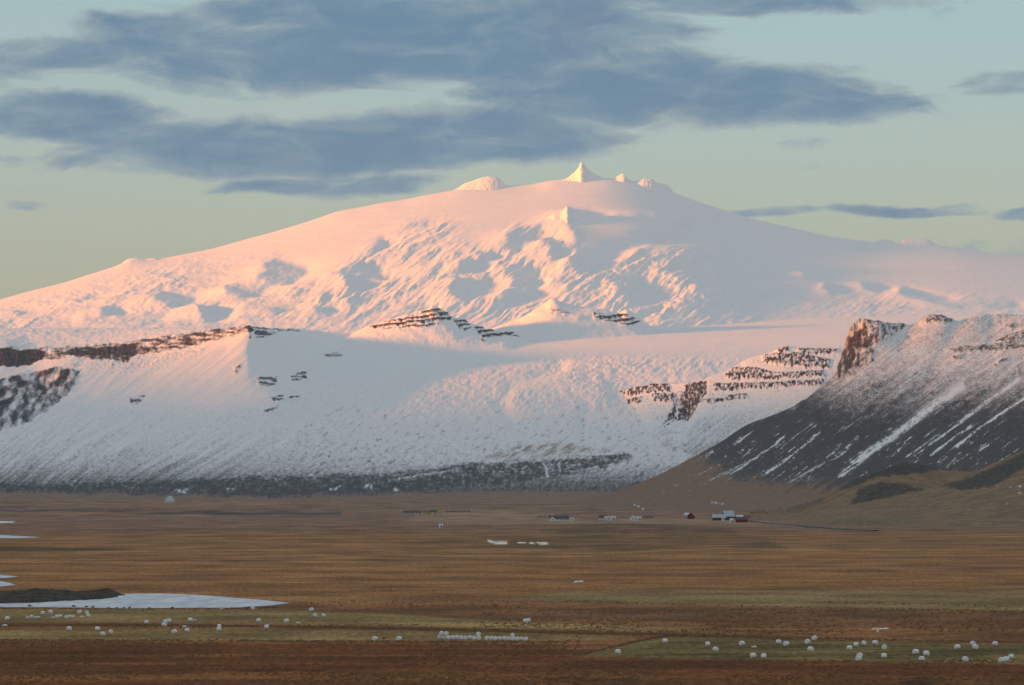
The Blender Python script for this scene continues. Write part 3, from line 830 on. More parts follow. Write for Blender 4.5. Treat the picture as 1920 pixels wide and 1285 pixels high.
def foothill(name, crest, dc, dn, ybase, seed, darks, specks):
    a = np.asarray(crest, float)
    px = np.arange(a[0, 0], a[-1, 0], 1.8)
    b0 = [(x, max(y + 30, ybase - 14), dc + 500) for x, y in crest]
    c0 = [(x, y, dc) for x, y in crest]
    g0 = [(x, y + .55 * max(ybase - y, 4), dc - .45 * (dc - dn)) for x, y in crest]
    e0 = [(x, ybase + 3, dn) for x, y in crest]
    f0 = [(x, ybase + 16, dn - 250) for x, y in crest]
    PX, py, D = loft([b0, c0, g0, e0, f0], px, [10, 46, 34, 6], 2)
    n = fbm(PX / 9, py / 5, 4, seed, .6)
    h = 1.6 * fbm(PX / 40, py / 18, 3, seed + 1) + .8 * fbm(PX / 10, py / 6, 3, seed + 2)
    h *= sstep(0, 60, PX - a[0, 0]) * (1 - .85 * sstep(ybase - 16, ybase, py))
    X, Y, Z = world_xyz(PX, py, D)
    Z = Z + h * D / FPX
    wx = PX + 6 * fbm(PX / 22, py / 12, 3, seed + 3)
    wy = py + 4 * fbm(PX / 20, py / 10, 3, seed + 4)
    cover = np.zeros(PX.shape + (3,))
    dk = np.maximum.reduce([poly(wx, wy, p, 6) * k for k, p in darks]) if darks else 0 * PX
    sp = np.maximum.reduce([poly(wx, wy, p, 12) for p in specks]) if specks else 0 * PX
    sn = sstep(.16, .55, .75 * fbm(PX / 5 + py / 9, py / 2.6, 4, seed + 5, .7) * sp + .45 * fbm(PX / 34, py / 14, 2, seed + 6) * sp) * .85
    cover[..., 1] = 1.0 - sn
    cover[..., 0] = np.clip(dk * (.75 + .3 * n), 0, 1) * (1 - sn)
    me = grid_mesh(name, X, Y, Z, {'cover': cover})
    tag(link(name, me, M_HILL), kind='structure')


# ------------------------------------------------------------------ terrain: the plain
def flat_py(D, z=0.0):
    return HORIZON + (CAM_Z - z) * FPX / D


def ground_z(x, y):
    x, y = np.asarray(x, float), np.asarray(y, float)
    base = np.interp(y, [-1e5, 6600, 7000, 7500, 8000, 8500, 9000, 9500, 11000, 14000, 60000], [0, 0, 1.2, 6, 12, 18, 25, 33, 48, 60, 60])
    base = base + 0.0
    px = 960 + FPX * x / np.maximum(y, 50)
    n = 1.0 * fbm(x / 260, y / 420, 3, 301) + .35 * fbm(x / 60, y / 140, 3, 302)
    near = sstep(3200, 1500, y)
    n = n * (1 - .55 * near)
    # a low swell in the middle of the plain and a bank on the left
    n = n + 5.5 * np.exp(-((px - 1180) / 230) ** 2 - ((y - 5000) / 420) ** 2) + 2.5 * np.exp(-((px - 700) / 330) ** 2 - ((y - 5200) / 500) ** 2)
    farm = sstep(6300, 6700, y) * sstep(7700, 7300, y)
    n = n * (1 - .9 * farm)
    # the pond lies flat
    pondm = sstep(1640, 1720, y) * sstep(2250, 2050, y) * sstep(700, 600, px)
    n = n * (1 - pondm) - .25 * pondm
    return base + n * sstep(300, 900, y)


def hit_ground(px, py):
    """world point where the ray of a photo pixel meets the plain"""
    v = 642.5 - py
    Yd = FPX * math.cos(PITCH) - v * math.sin(PITCH)
    Zd = FPX * math.sin(PITCH) + v * math.cos(PITCH)
    k = (px - 960.0) / Yd
    s = Zd / Yd
    ys = np.concatenate([np.arange(1000, 4000, 2.0), np.arange(4000, 10500, 8.0)])
    d = CAM_Z + s * ys - ground_z(k * ys, ys)
    i = int(np.argmax(d < 0)) if (d < 0).any() else len(ys) - 1
    y0, y1 = ys[max(i - 1, 0)], ys[i]
    for _ in range(12):
        ym = .5 * (y0 + y1)
        if CAM_Z + s * ym - float(ground_z(k * ym, ym)) < 0:
            y1 = ym
        else:
            y0 = ym
    return k * y1, y1, float(ground_z(k * y1, y1))


def ground():
    # rows: photo-even spacing where the plain is seen
    Ds = [-4000.0, -1500, -400, 20, 200, 450, 700, 900]
    D = 990.0
    while D < 10400:
        Ds.append(D)
        D += min(34.0, 1.15 * D * D / (CAM_Z * FPX))
    Ds += [11000, 12000, 14000, 18000, 24000, 32000]
    Ds = np.array(Ds[::-1])[:, None]
    inner = np.arange(-200.0, 2121.0, 1.9)
    cols = np.concatenate([[-9000, -4000, -1800, -800, -400], inner, [2350, 2800, 3700, 6000, 11000]])[None]
    PX = np.broadcast_to(cols, (Ds.shape[0], cols.shape[1])).copy()
    Dg = np.broadcast_to(Ds, PX.shape).copy()
    reach = np.maximum(Dg, 2500 + 0 * Dg) * (np.abs(PX - 960) > 1400) + Dg * (np.abs(PX - 960) <= 1400)
    X = (PX - 960) / FPX * np.where(Dg < 900, np.maximum(reach, 900), reach)
    Z = ground_z(X, Dg)
    # tussocks
    Z = Z + .10 * fbm(X / 3.0, Dg / 22, 2, 311) * sstep(3000, 1500, Dg) * sstep(800, 1000, Dg)
    qx, qy = to_pixel(X, np.maximum(Dg, 300), Z)
    fy = flat_py(np.maximum(Dg, 300))                 # stable row for drawing land cover
    px, py = qx, np.where(Dg < 6400, fy, qy)
    wx = px + 10 * fbm(X / 80, Dg / 160, 3, 320)
    wy = py + 3.2 * fbm(X / 70, Dg / 260, 4, 321, .6) * np.clip((py - 930) / 120, .15, 1)
    cov = np.zeros(PX.shape + (3,))

    def c(r, g, b):
        return np.array([r, g, b])
    # base marsh colour by distance
    for i in range(3):
        cov[..., i] = np.interp(py, [925, 960, 985, 1010, 1040, 1080, 1110, 1150, 1185, 1210, 1240, 1300],
                                ([.115, .105, .095, .105, .115, .110, .105, .085, .082, .062, .058, .075],
                                 [.082, .074, .066, .066, .070, .066, .062, .046, .046, .030, .028, .040],
                                 [.058, .052, .046, .042, .040, .036, .034, .026, .025, .015, .014, .018])[i])

    def lay(mask, colour, k=1.0):
        m = np.clip(mask * k, 0, 1)[..., None]
        cov[:] = cov * (1 - m) + np.asarray(colour) * m
    # long streaks of different sedge
    s1 = fbm(X / 900, py / 9, 4, 330, .6)
    s2 = fbm(X / 500, py / 5, 4, 331, .6)
    s3 = fbm(X / 240, py / 3.2, 3, 332, .6)
    lay(sstep(.05, .5, s1) * sstep(1290, 1250, py), (.135, .092, .048), .75)
    lay(sstep(.1, .5, -s1), (.062, .044, .034), .7)
    lay(sstep(.15, .5, s2), (.10, .052, .030), .55)
    lay(sstep(.2, .5, -s2) * sstep(1190, 1150, py), (.060, .052, .036), .5)
    lay(sstep(.2, .5, s3) * sstep(1000, 1050, py), (.125, .082, .040), .45)
    khaki, khaki2, green, tan = (.094, .080, .046), (.112, .087, .052), (.068, .060, .032), (.125, .088, .046)
    rust, dark = (.060, .027, .012), (.030, .022, .013)
    # hay fields
    lay(poly(wx, wy, [(-400, 1142), (380, 1141), (520, 1142), (620, 1147), (780, 1155), (900, 1162), (1050, 1170), (1250, 1178), (1400, 1186), (1400, 1190), (1000, 1182), (760, 1175), (400, 1169), (200, 1168), (-400, 1167)], 2), khaki)
    lay(poly(wx, wy, [(-400, 1160), (300, 1160), (600, 1164), (1000, 1171), (1420, 1186), (1400, 1190), (1000, 1182), (760, 1175), (400, 1169), (-400, 1167)], 2), khaki2, .8)
    lay(poly(wx, wy, [(-400, 1181), (400, 1180), (700, 1182), (1040, 1189), (1190, 1193), (1100, 1200), (780, 1200), (500, 1198), (-400, 1197)], 2), khaki)
    lay(poly(wx, wy, [(1085, 1230), (1130, 1215), (1200, 1202), (1270, 1192), (1430, 1196), (1650, 1201), (1920, 1207), (2300, 1210), (2300, 1250), (1920, 1245), (1500, 1238), (1250, 1233)], 2), green)
    lay(sstep(-.12, .25, fbm((X + .55 * Dg) / 70, (Dg - .25 * X) / 17, 3, 340, .45)) * poly(wx, wy, [(1150, 1232), (1270, 1192), (2300, 1210), (2300, 1250), (1500, 1238)], 3), (.036, .033, .019), .85)
    lay(poly(wx, wy, [(960, 1118), (1060, 1108), (1400, 1107), (1920, 1106), (2300, 1106), (2300, 1152), (1920, 1147), (1500, 1139), (1250, 1134), (1050, 1128)], 3), (.088, .074, .046))
    lay(poly(wx, wy, [(780, 962), (900, 958), (1020, 962), (1100, 974), (1280, 972), (1440, 978), (1450, 984), (1300, 983), (1100, 985), (900, 984), (760, 978)], 3), (.135, .102, .066), .9)
    lay(poly(wx, wy, [(1000, 1141), (1400, 1140), (2300, 1152), (2300, 1168), (1700, 1168), (1300, 1166), (1000, 1158)], 3), (.066, .040, .026), .8)
    # rough banks and ditches between the fields
    lay(line(wx, wy, [(-300, 1171), (200, 1171), (420, 1172), (640, 1174), (800, 1178), (1000, 1183), (1190, 1188), (1420, 1193), (1700, 1200), (2200, 1208)], 3.0), (.070, .042, .020), 1.2)
    lay(line(wx, wy, [(180, 1171), (420, 1174), (640, 1177), (800, 1181), (1000, 1186), (1190, 1190)], 1.1), dark, .9)
    lay(line(wx, wy, [(1085, 1228), (1185, 1204), (1250, 1192), (1420, 1194), (1440, 1197), (1700, 1203), (1800, 1206)], 1.5), dark, .9)
    lay(line(wx, wy, [(1670, 1192), (1720, 1190), (1760, 1189)], 1.4), dark, .8)
    lay(line(wx, wy, [(440, 1199), (600, 1201)], 1.3) + line(wx, wy, [(280, 1197), (350, 1197)], 1.3), (.040, .034, .018), .9)
    # rust-red bog in the foreground with pale tufts and black peat cuts
    bog = poly(wx, wy, [(-400, 1204), (500, 1203), (1000, 1206), (1080, 1233), (1500, 1241), (2300, 1252), (2300, 1320), (-400, 1320)], 3)
    lay(bog * sstep(.0, .45, fbm(X / 220, Dg / 160, 4, 341, .6)), (.095, .050, .022), .75)
    lay(bog * sstep(.05, .5, fbm(X / 160, Dg / 110, 4, 342, .6)), (.050, .019, .009), .75)
    lay(poly(wx, wy, [(380, 1262), (620, 1255), (1160, 1261), (1240, 1275), (900, 1275), (-100, 1275), (-100, 1267)], 4), (.110, .066, .032), .7)
    lay(poly(wx, wy, [(420, 1257), (520, 1252), (620, 1256), (600, 1260), (440, 1261)], 2) * sstep(-.35, .1, fbm(X / 12, Dg / 20, 3, 343)), (.016, .012, .007), 1)
    lay(poly(wx, wy, [(1010, 1272), (1060, 1269), (1190, 1273), (1200, 1279), (1030, 1279)], 2) * sstep(-.35, .1, fbm(X / 12, Dg / 20, 3, 344)), (.020, .017, .009), 1)
    lay(poly(wx, wy, [(1670, 1284), (1720, 1269), (1770, 1276), (1750, 1290), (1700, 1295)], 3) * sstep(-.35, .1, fbm(X / 9, Dg / 16, 3, 345)), (.020, .017, .008), 1)
    # swell in the middle of the plain: dark heath with a few patches of old snow
    heath = poly(wx, wy, [(740, 1018), (900, 1010), (1080, 994), (1200, 988), (1360, 996), (1440, 1010), (1480, 1028), (1300, 1034), (1050, 1032), (850, 1028)], 5)
    lay(heath * sstep(-.35, .25, fbm(X / 60, Dg / 90, 3, 346)), (.044, .037, .026), .8)
    for p, w in [([(915, 1014), (925, 1016)], 1.4), ([(930, 1018), (948, 1018)], 2.6), ([(972, 1017), (985, 1018)], 1.1), ([(995, 1018), (1000, 1019)], 1.8), ([(1012, 1020), (1024, 1019)], 2.2), ([(1007, 1016), (1009, 1017)], 1.2),
                 ([(1078, 1091), (1092, 1090)], 1.1), ([(1640, 1179), (1668, 1178)], .7), ([(-50, 979), (24, 979)], .9)]:
        lay(line(wx, wy, p, w) * sstep(-.6, -.1, fbm(X / 10, Dg / 40, 2, 347)), (.70, .71, .74), 1.25)
    lay(poly(wx, wy, [(-300, 952), (60, 950), (200, 956), (480, 955), (640, 958), (640, 968), (400, 968), (120, 962), (-300, 962)], 4) * sstep(-.15, .25, fbm(X / 90, py / 6, 3, 348)), (.040, .036, .036), .95)
    lay(poly(wx, wy, [(-300, 1024), (60, 1025), (200, 1028), (270, 1031), (60, 1034), (-300, 1038)], 2), (.032, .028, .020), .8)
    cov = cov * np.array([3.05, 2.42, 1.6])
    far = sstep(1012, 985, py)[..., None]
    cov *= 1 - far * np.array([.10, .06, -.30])  # far plain tinted bluer: distance haze put into its colour
    cov *= 1 - bog[..., None] * np.array([.14, .26, .38])
    cov = np.minimum(cov, .75)
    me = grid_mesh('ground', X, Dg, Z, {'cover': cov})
    tag(link('ground', me, M_GROUND), kind='structure')


glacier_mountain()
summit_crags()
lava_plateau()
knoll('rocky_knoll', [(620, 655), (650, 632), (680, 614), (720, 600), (760, 588), (800, 577), (812, 574), (830, 580), (845, 590), (870, 599), (900, 611), (940, 624), (980, 634), (1020, 655)], 13000,
      [[(692, 612), (740, 599), (790, 585), (812, 576), (850, 590), (848, 600), (800, 613), (740, 616), (700, 618)], [(845, 597), (870, 597), (886, 614), (872, 622), (858, 614)], [(888, 610), (930, 620), (975, 630), (930, 632), (905, 640), (895, 625)]], 401)
knoll('pyramid_hill', [(860, 650), (890, 636), (930, 612), (980, 592), (1020, 566), (1035, 556), (1050, 562), (1090, 572), (1130, 578), (1160, 584), (1175, 577), (1195, 591), (1215, 606), (1250, 628), (1290, 650)], 13450,
      [[(1110, 588), (1150, 589), (1175, 590), (1205, 602), (1180, 613), (1150, 606), (1115, 598)], [(1035, 580), (1072, 583), (1065, 588), (1035, 586)], [(930, 622), (960, 622), (975, 634), (940, 634)]], 421)
bench_cliffs()
scree_ridge()
foothill('dark_foothill', [(1340, 992), (1400, 975), (1480, 950), (1540, 930), (1604, 893), (1650, 877), (1698, 861), (1740, 867), (1775, 878), (1850, 880), (1920, 870), (2090, 850)], 6750, 6250, 988, 501,
         [(.95, [(1560, 925), (1604, 895), (1698, 862), (1740, 868), (1775, 880), (1720, 890), (1640, 896), (1600, 915)]), (.9, [(1590, 950), (1612, 915), (1650, 902), (1690, 905), (1740, 918), (1640, 940)]), (.6, [(1440, 965), (1480, 948), (1530, 935), (1560, 930), (1540, 945), (1480, 962)])], [])  # middle dark patch paints the hill's shaded side into the cover
foothill('grassy_foothill', [(1400, 998), (1440, 988), (1548, 957), (1612, 942), (1700, 926), (1783, 898), (1850, 869), (1920, 838), (2090, 790)], 6150, 5300, 990, 521,
         [(.9, [(1760, 912), (1800, 900), (1870, 872), (1930, 840), (2090, 800), (2090, 860), (1920, 880), (1860, 915), (1800, 920)]), (.5, [(1750, 975), (1800, 962), (1830, 966), (1790, 976)]), (.5, [(1480, 982), (1600, 970), (1720, 972), (1700, 984), (1560, 988)])],
         [[(1700, 930), (1783, 902), (1920, 842), (1920, 850), (1800, 912), (1720, 934)], [(1760, 960), (1800, 930), (1920, 885), (2090, 870), (2090, 960), (1900, 950), (1820, 965)]])
ground()


def shade_ridge():
    """unseen range added left of the view, its heights shaped to shade the plain and lower slopes"""
    t = np.linspace(0, 1, 160)[None]
    w = np.linspace(1, -1, 41)[:, None]
    ax, ay, bx, by = -4700.0, 11500.0, -4900.0, -3600.0
    cx, cy = ax + (bx - ax) * t, ay + (by - ay) * t
    env = sstep(0, .10, t) * sstep(1, .9, t)
    X = cx + w * 1500 + 160 * fbm(t * 14, w * 2, 3, 901)
    Y = cy + 0 * w
    crest = pchip([0, .086, .185, .33, .56, .86, 1], [370, 550, 665, 800, 740, 670, 520], t.ravel())[None]
    Z = 5 + env * crest * np.clip(1 - np.abs(w) ** 1.15, 0, 1) * (1 + .10 * fbm(t * 22, w * 3, 4, 902)) - 30 * (1 - env) - 25 * np.abs(w) ** 6
    cover = np.zeros(X.shape + (3,))
    n = fbm(X / 300, Y / 300, 4, 903)
    cover[..., 1] = sstep(320, 140, Z + 80 * n)
    cover[..., 0] = .3 + .5 * n
    # columns must run left to right for upward normals
    me = grid_mesh('shade_ridge', X.T[:, ::-1].copy(), Y.T[:, ::-1].copy() if Y.shape == X.shape else np.broadcast_to(cy, X.shape).T[:, ::-1].copy(), Z.T[:, ::-1].copy(), {'cover': cover.transpose(1, 0, 2)[:, ::-1].copy()})
    tag(link('shade_ridge', me, M_RIDGE), kind='structure')


shade_ridge()  # added range out of view, blocks the low sun from the plain
#__REST__
# ------------------------------------------------------------------ frozen pond and pools
import bmesh


def plane_point(px, py, z):
    v = 642.5 - py
    Yd = FPX * math.cos(PITCH) - v * math.sin(PITCH)
    Zd = FPX * math.sin(PITCH) + v * math.cos(PITCH)
    t = (z - CAM_Z) / Zd
    return ((px - 960) * t, Yd * t, z)


def sheet(name, outline, mat, z=None, wob=1.0, seed=0):
    """flat irregular sheet from a photo outline; lies on the plain"""
    pts = np.asarray(outline, float)
    dense = []
    n = len(pts)
    for i in range(n):
        a, b = pts[i], pts[(i + 1) % n]
        k = max(2, int(np.hypot(*(b - a)) / 5))
        for j in range(k):
            dense.append(a + (b - a) * j / k)
    dense = np.array(dense)
    dense[:, 0] += 3.0 * wob * fbm(dense[:, 0] / 14, dense[:, 1] / 3, 3, seed)
    dense[:, 1] += .55 * wob * fbm(dense[:, 0] / 18, dense[:, 1] / 3, 3, seed + 1)
    bm = bmesh.new()
    vs = []
    for x, y in dense:
        if z is None:
            gx, gy, gz = hit_ground(x, y)
            vs.append(bm.verts.new((gx, gy, gz + .22)))
        else:
            vs.append(bm.verts.new(plane_point(x, y, z)))
    f = bm.faces.new(vs)
    bmesh.ops.triangulate(bm, faces=[f], ngon_method='EAR_CLIP')
    bmesh.ops.recalc_face_normals(bm, faces=bm.faces)
    me = bpy.data.meshes.new(name)
    bm.to_mesh(me)
    bm.free()
    if me.polygons[0].normal.z < 0:
        me.flip_normals()
    return tag(link(name, me, mat), kind='structure')


def ice_material():
    m, N, b = principled('pond_ice', 0.32, 0.5)
    pos = N.n('ShaderNodeTexCoord').outputs['Object']
    n, _ = N.noise(N.vmath('MULTIPLY', pos, (.35, .05, 1.0)), .35, 5.0, .6)
    N.put(b.inputs['Base Color'], N.mix(N.step(n, .35, .65), c4(.62, .64, .70), c4(.48, .51, .58)))
    N.put(b.inputs['Roughness'], N.step(n, .3, .7, .30, .55))
    return m


M_ICE = ice_material()
sheet('pond', [(-420, 1132), (-60, 1133), (60, 1131), (140, 1125), (180, 1116), (230, 1113.5), (300, 1113), (360, 1115), (430, 1120), (500, 1126), (546, 1131), (505, 1136), (430, 1140), (380, 1139.5), (250, 1141), (100, 1139), (-60, 1138.5), (-420, 1138)], M_ICE, -.10, .8, 3)
sheet('pool', [(-300, 1002), (0, 1004), (45, 1006), (78, 1008), (30, 1010), (-300, 1010)], M_ICE, None, .4, 5)
sheet('pool', [(-260, 1078), (0, 1079), (36, 1082), (10, 1085), (-260, 1086)], M_ICE, None, .6, 7)
sheet('pool', [(-260, 1089), (-10, 1089), (14, 1093), (30, 1098), (0, 1101), (-260, 1102)], M_ICE, None, .6, 9)

# ------------------------------------------------------------------ road below the foothill
M_ROAD = plain_material('road_gravel', (.060, .058, .058), (.085, .08, .075), .9, .6)
M_VERGE = plain_material('pale_verge', (.26, .23, .19), (.18, .15, .11), .9, .8)


def ribbon(name, pts, width, lift, mat):
    P3 = [hit_ground(*p) for p in pts]
    P3 = np.array(P3)
    t = np.linspace(0, len(P3) - 1, 60)
    C = np.stack([np.interp(t, np.arange(len(P3)), P3[:, i]) for i in range(3)], -1)
    C[:, 2] = ground_z(C[:, 0], C[:, 1])
    T = np.gradient(C, axis=0)
    Nn = np.stack([-T[:, 1], T[:, 0]], -1)
    Nn /= np.linalg.norm(Nn, axis=1)[:, None] + 1e-9
    bm = bmesh.new()
    rows = []
    for c, nn in zip(C, Nn):
        rows.append([bm.verts.new((c[0] + nn[0] * w, c[1] + nn[1] * w, c[2] + hgt)) for w, hgt in
                     ((-width / 2 - 1.2, -.3), (-width / 2, lift), (width / 2, lift), (width / 2 + 1.2, -.3))])
    for a, b in zip(rows, rows[1:]):
        for i in range(3):
            bm.faces.new((a[i], a[i + 1], b[i + 1], b[i]))
    bmesh.ops.recalc_face_normals(bm, faces=bm.faces)
    me = bpy.data.meshes.new(name)
    bm.to_mesh(me)
    bm.free()
    if sum(p.normal.z for p in me.polygons) < 0:
        me.flip_normals()
    return tag(link(name, me, mat), kind='structure')


ribbon('road', [(1398, 977), (1430, 981), (1470, 985), (1520, 989), (1570, 993), (1640, 996)], 7.0, .9, M_ROAD)
ribbon('track', [(1415, 980.5), (1440, 983), (1475, 986.8), (1512, 990.3)], 4.0, .5, M_VERGE)

# ------------------------------------------------------------------ rocks at the pond
M_BASALT = plain_material('lava_rock', (.020, .018, .015), (.085, .062, .034), .9, .16)


def rock_outcrop():
    px = np.arange(-200.0, 236.0, 1.2)
    Ds = np.linspace(2040, 1850, 70)
    PX, D = np.meshgrid(px, Ds)
    X = (PX - 960) / FPX * D
    env = sstep(2040, 2000, D) * sstep(1850, 1885, D + 26 * fbm(PX / 26, D / 60, 2, 601))
    env *= sstep(232, 190, PX + .30 * (1960 - D) + 14 * fbm(PX / 20, D / 40, 2, 602))
    front = pchip([-200, 0, 60, 120, 170, 236], [1870, 1872, 1878, 1900, 1925, 1955], PX)
    env *= sstep(-8, 14, D - front + 18 * fbm(PX / 18, D / 30, 3, 603))
    blocky = fbm(X / 7, D / 14, 4, 604, .6, True)
    hgt = env * (1.6 + 2.0 * sstep(1880, 2000, D) + 2.4 * fbm(X / 15, D / 26, 3, 605) + 1.5 * blocky)
    hgt = np.maximum(hgt, 0)
    low = sstep(70, -30, PX) * .9
    Z = -.9 + (hgt + .5 * env) * (1 - .28 * low) * .62
    me = grid_mesh('rock_outcrop', X, D, Z, {}, smooth=False)
    o = link('rock_outcrop', me, M_BASALT)
    tag(o, 'low black lava outcrop with jagged top beside the frozen pond', 'rock outcrop')


rock_outcrop()


def boulder_mesh(seed, r=1.0):
    rnd = random.Random(seed)
    bm = bmesh.new()
    bmesh.ops.create_icosphere(bm, subdivisions=2, radius=r)
    s = (rnd.uniform(1.0, 1.5), rnd.uniform(.8, 1.1), rnd.uniform(.6, .85))
    for v in bm.verts:
        k = 1 + .22 * math.sin(v.co.x * 3.1 / r + seed) * math.cos(v.co.y * 2.7 / r + seed * 2) + rnd.uniform(-.09, .09)
        v.co = (v.co.x * k * s[0], v.co.y * k * s[1], max(v.co.z * k * s[2], -.35 * r))
    me = bpy.data.meshes.new('boulder')
    bm.to_mesh(me)
    bm.free()
    return me


for i, (x, y, r, lab) in enumerate([
        (56, 1138, .75, 'dark boulder at the far left end of the pond shore'),
        (72, 1132.5, .45, 'small dark stone alone in the pond beside the outcrop'),
        (138, 1138.5, .75, 'dark boulder on the near shore, left of a pair of boulders'),
        (162, 1139.5, .70, 'left boulder of the pair on the near pond shore'),
        (174, 1140, .68, 'right boulder of the pair on the near pond shore'),
        (204, 1141, .5, 'small dark stone just right of the pair of shore boulders'),
        (219, 1141, .55, 'flat dark stone at left of the three-stone row on the shore'),
        (232, 1141, .55, 'middle stone of the three-stone row on the pond shore'),
        (243, 1141, .6, 'right stone of the three-stone row on the pond shore'),
        (280, 1141, .5, 'lone small stone right of the three-stone row on the shore'),
        (323, 1141, .55, 'dark stone on the shore nearest the middle of the white ice'),
        (434, 1141, .45, 'small dark stone between the two bales at the pond edge, left one'),
        (446, 1141, .45, 'small dark stone between the two bales at the pond edge, right one'),
        (167, 1125, .5, 'dark stone at the tip of the outcrop where the ice begins')]):
    gx, gy, gz = hit_ground(x, y)
    o = link('boulder', boulder_mesh(700 + i, r), M_BASALT)
    o.location = (gx, gy, gz + .22 * r)
    o.rotation_euler = (0, 0, i * 1.3)
    tag(o, lab, 'boulder', 'boulders along the pond')

# ------------------------------------------------------------------ wrapped bales
M_WRAP = plain_material('bale_wrap', (.80, .80, .80), (.70, .71, .73), .38, 2.2, .45)
M_PEAT = plain_material('dark_hay', (.05, .038, .022), (.09, .066, .036), .95, 3.0)


def bale_mesh(seed, squash=1.0):
    rnd = random.Random(seed)
    R, L, n = .68, 1.30, 22
    prof = [(-.50, .0), (-.515, .45), (-.50, .80), (-.455, .95), (-.36, 1.0), (-.12, 1.025), (.12, 1.025), (.36, 1.0), (.455, .95), (.50, .80), (.515, .45), (.50, .0)]
    bm = bmesh.new()
    rings = []
    ph = rnd.uniform(0, 6)
    for a, r in prof:
        if r == 0:
            rings.append([bm.verts.new((a * L, 0, R))])
            continue
        ring = []
        for k in range(n):
            t = 2 * math.pi * k / n
            rr = R * r * (1 + .018 * math.sin(5 * t + ph) + rnd.uniform(-.012, .012))
            z = R + rr * math.sin(t)
            if z < .10:
                z = .10 + (z - .10) * .35       # sits flat on the ground
            ring.append(bm.verts.new((a * L + rnd.uniform(-.012, .012), rr * math.cos(t) * (1 + .05 * (1 - math.sin(t))), z * squash)))
        rings.append(ring)
    for A, B in zip(rings, rings[1:]):
        for k in range(n):
            if len(A) == 1:
                bm.faces.new((A[0], B[(k + 1) % n], B[k]))
            elif len(B) == 1:
                bm.faces.new((A[k], A[(k + 1) % n], B[0]))
            else:
                bm.faces.new((A[k], A[(k + 1) % n], B[(k + 1) % n], B[k]))
    bmesh.ops.recalc_face_normals(bm, faces=bm.faces)
    for f in bm.faces:
        f.smooth = True
    me = bpy.data.meshes.new('hay_bale')
    bm.to_mesh(me)
    bm.free()
    me.materials.append(M_WRAP)
    return me


BALES = [bale_mesh(i) for i in range(5)]
FLAT = [bale_mesh(20 + i, .45) for i in range(2)]
GL, GR, GS = 'bales on the left hay field', 'bales on the right hay field', 'bales in the row along the field edge'
bale_rng = random.Random(5)


def put_bale(px, py, label, group, mesh=None, lift=0.0, rz=None, size=1.0):
    gx, gy, gz = hit_ground(px, py)
    o = link('hay_bale', mesh or bale_rng.choice(BALES))
    o.location = (gx, gy, gz - .06 + lift)
    o.rotation_euler = (0, 0, bale_rng.uniform(0, 3.14) if rz is None else rz)
    size *= bale_rng.uniform(.92, 1.06)
    o.scale = (size, size, size)
    tag(o, label, 'hay bale', group)
    return o


for x, y, s in [
        (13.5, 1163, 'white wrapped bale nearest the left edge of the photo'),
        (80, 1153, 'white wrapped bale, left one of two behind the left cluster of bales'),
        (95, 1150.5, 'white wrapped bale, right one of two behind the left cluster of bales'),
        (149, 1151, 'white wrapped bale, left one of a close pair below the pond stones'),
        (163, 1152, 'white wrapped bale, right one of a close pair below the pond stones'),
        (130, 1182, 'white wrapped bale alone on the brown strip, left of the triangle of three'),
        (183, 1183, 'white wrapped bale at the top left of the triangle of three bales'),
        (193, 1192, 'white wrapped bale, lowest of the triangle of three bales on the left'),
        (208, 1188, 'white wrapped bale at the right of the triangle of three bales on the left'),
        (274.5, 1170, 'lone white wrapped bale just left of the heap of three'),
        (310, 1169, 'white wrapped bale at the upper left of the heap of three'),
        (316.5, 1168, 'white wrapped bale at the upper right of the heap of three'),
        (308, 1175, 'white wrapped bale in front of the heap of three'),
        (357, 1166, 'upright white wrapped bale next to an opened flat one'),
        (327, 1188, 'white wrapped bale on green strip, left of two under the heap of three'),
        (351, 1185.5, 'white wrapped bale on green strip, right of two under the heap of three'),
        (416, 1143, 'white wrapped bale against the pond ice, left one of two'),
        (474, 1143.5, 'white wrapped bale against the pond ice, right one of two'),
        (584, 1146.5, 'white wrapped bale, topmost of the three right of the pond tip'),
        (591, 1157, 'white wrapped bale, lower left of the three right of the pond tip'),
        (607, 1157, 'white wrapped bale, lower right of the three right of the pond tip'),
        (485, 1167, 'white wrapped bale on pale field above a bale on the ditch bank'),
        (500, 1179.5, 'white wrapped bale on the ditch bank below the pond tip'),
        (537, 1168, 'white wrapped bale beside a collapsed one below the pond tip'),
        (411, 1178, 'white wrapped bale, rear one of two standing one behind the other'),
        (410.5, 1183.5, 'white wrapped bale, front one of two standing one behind the other'),
        (703, 1201, 'white wrapped bale half sunk at field edge, left of two'),
        (748, 1201.5, 'white wrapped bale at field edge, between the long row and a lone bale'),
        (985.5, 1168, 'white wrapped bale, left one of the touching pair above the long row'),
        (990.5, 1167.5, 'white wrapped bale, right one of the touching pair above the long row')]:
    put_bale(x, y, s, GL)
ORD = ['first', 'second', 'third', 'fourth', 'fifth', 'sixth', 'seventh', 'eighth', 'ninth', 'tenth', 'eleventh', 'twelfth']
for i, (x, y) in enumerate([(51, 1159), (59, 1158.5), (66, 1159), (72, 1158.5), (99, 1159), (107, 1158.5), (113, 1158), (124, 1159.5), (131, 1159), (137, 1159), (153, 1157.5), (166, 1157)]):
    put_bale(x, y, 'white bale sunk in brown grass, %s from the left of the low line of twelve' % ORD[i], 'half-hidden bales of the left cluster', size=.85, mesh=FLAT[0] if int(x) % 3 == 0 else None)
for x, y, s in [(9, 1174.5, 'flat torn white bale on the ditch bank at the left edge'), (366, 1164, 'opened flat white bale with dark hay beside an upright one'),
                (559.5, 1169.5, 'collapsed white bale, low and flat, below the pond tip'), (346, 1176.5, 'small sunken white bale on the ditch bank below the opened one')]:
    put_bale(x, y, s, GL, FLAT[1])
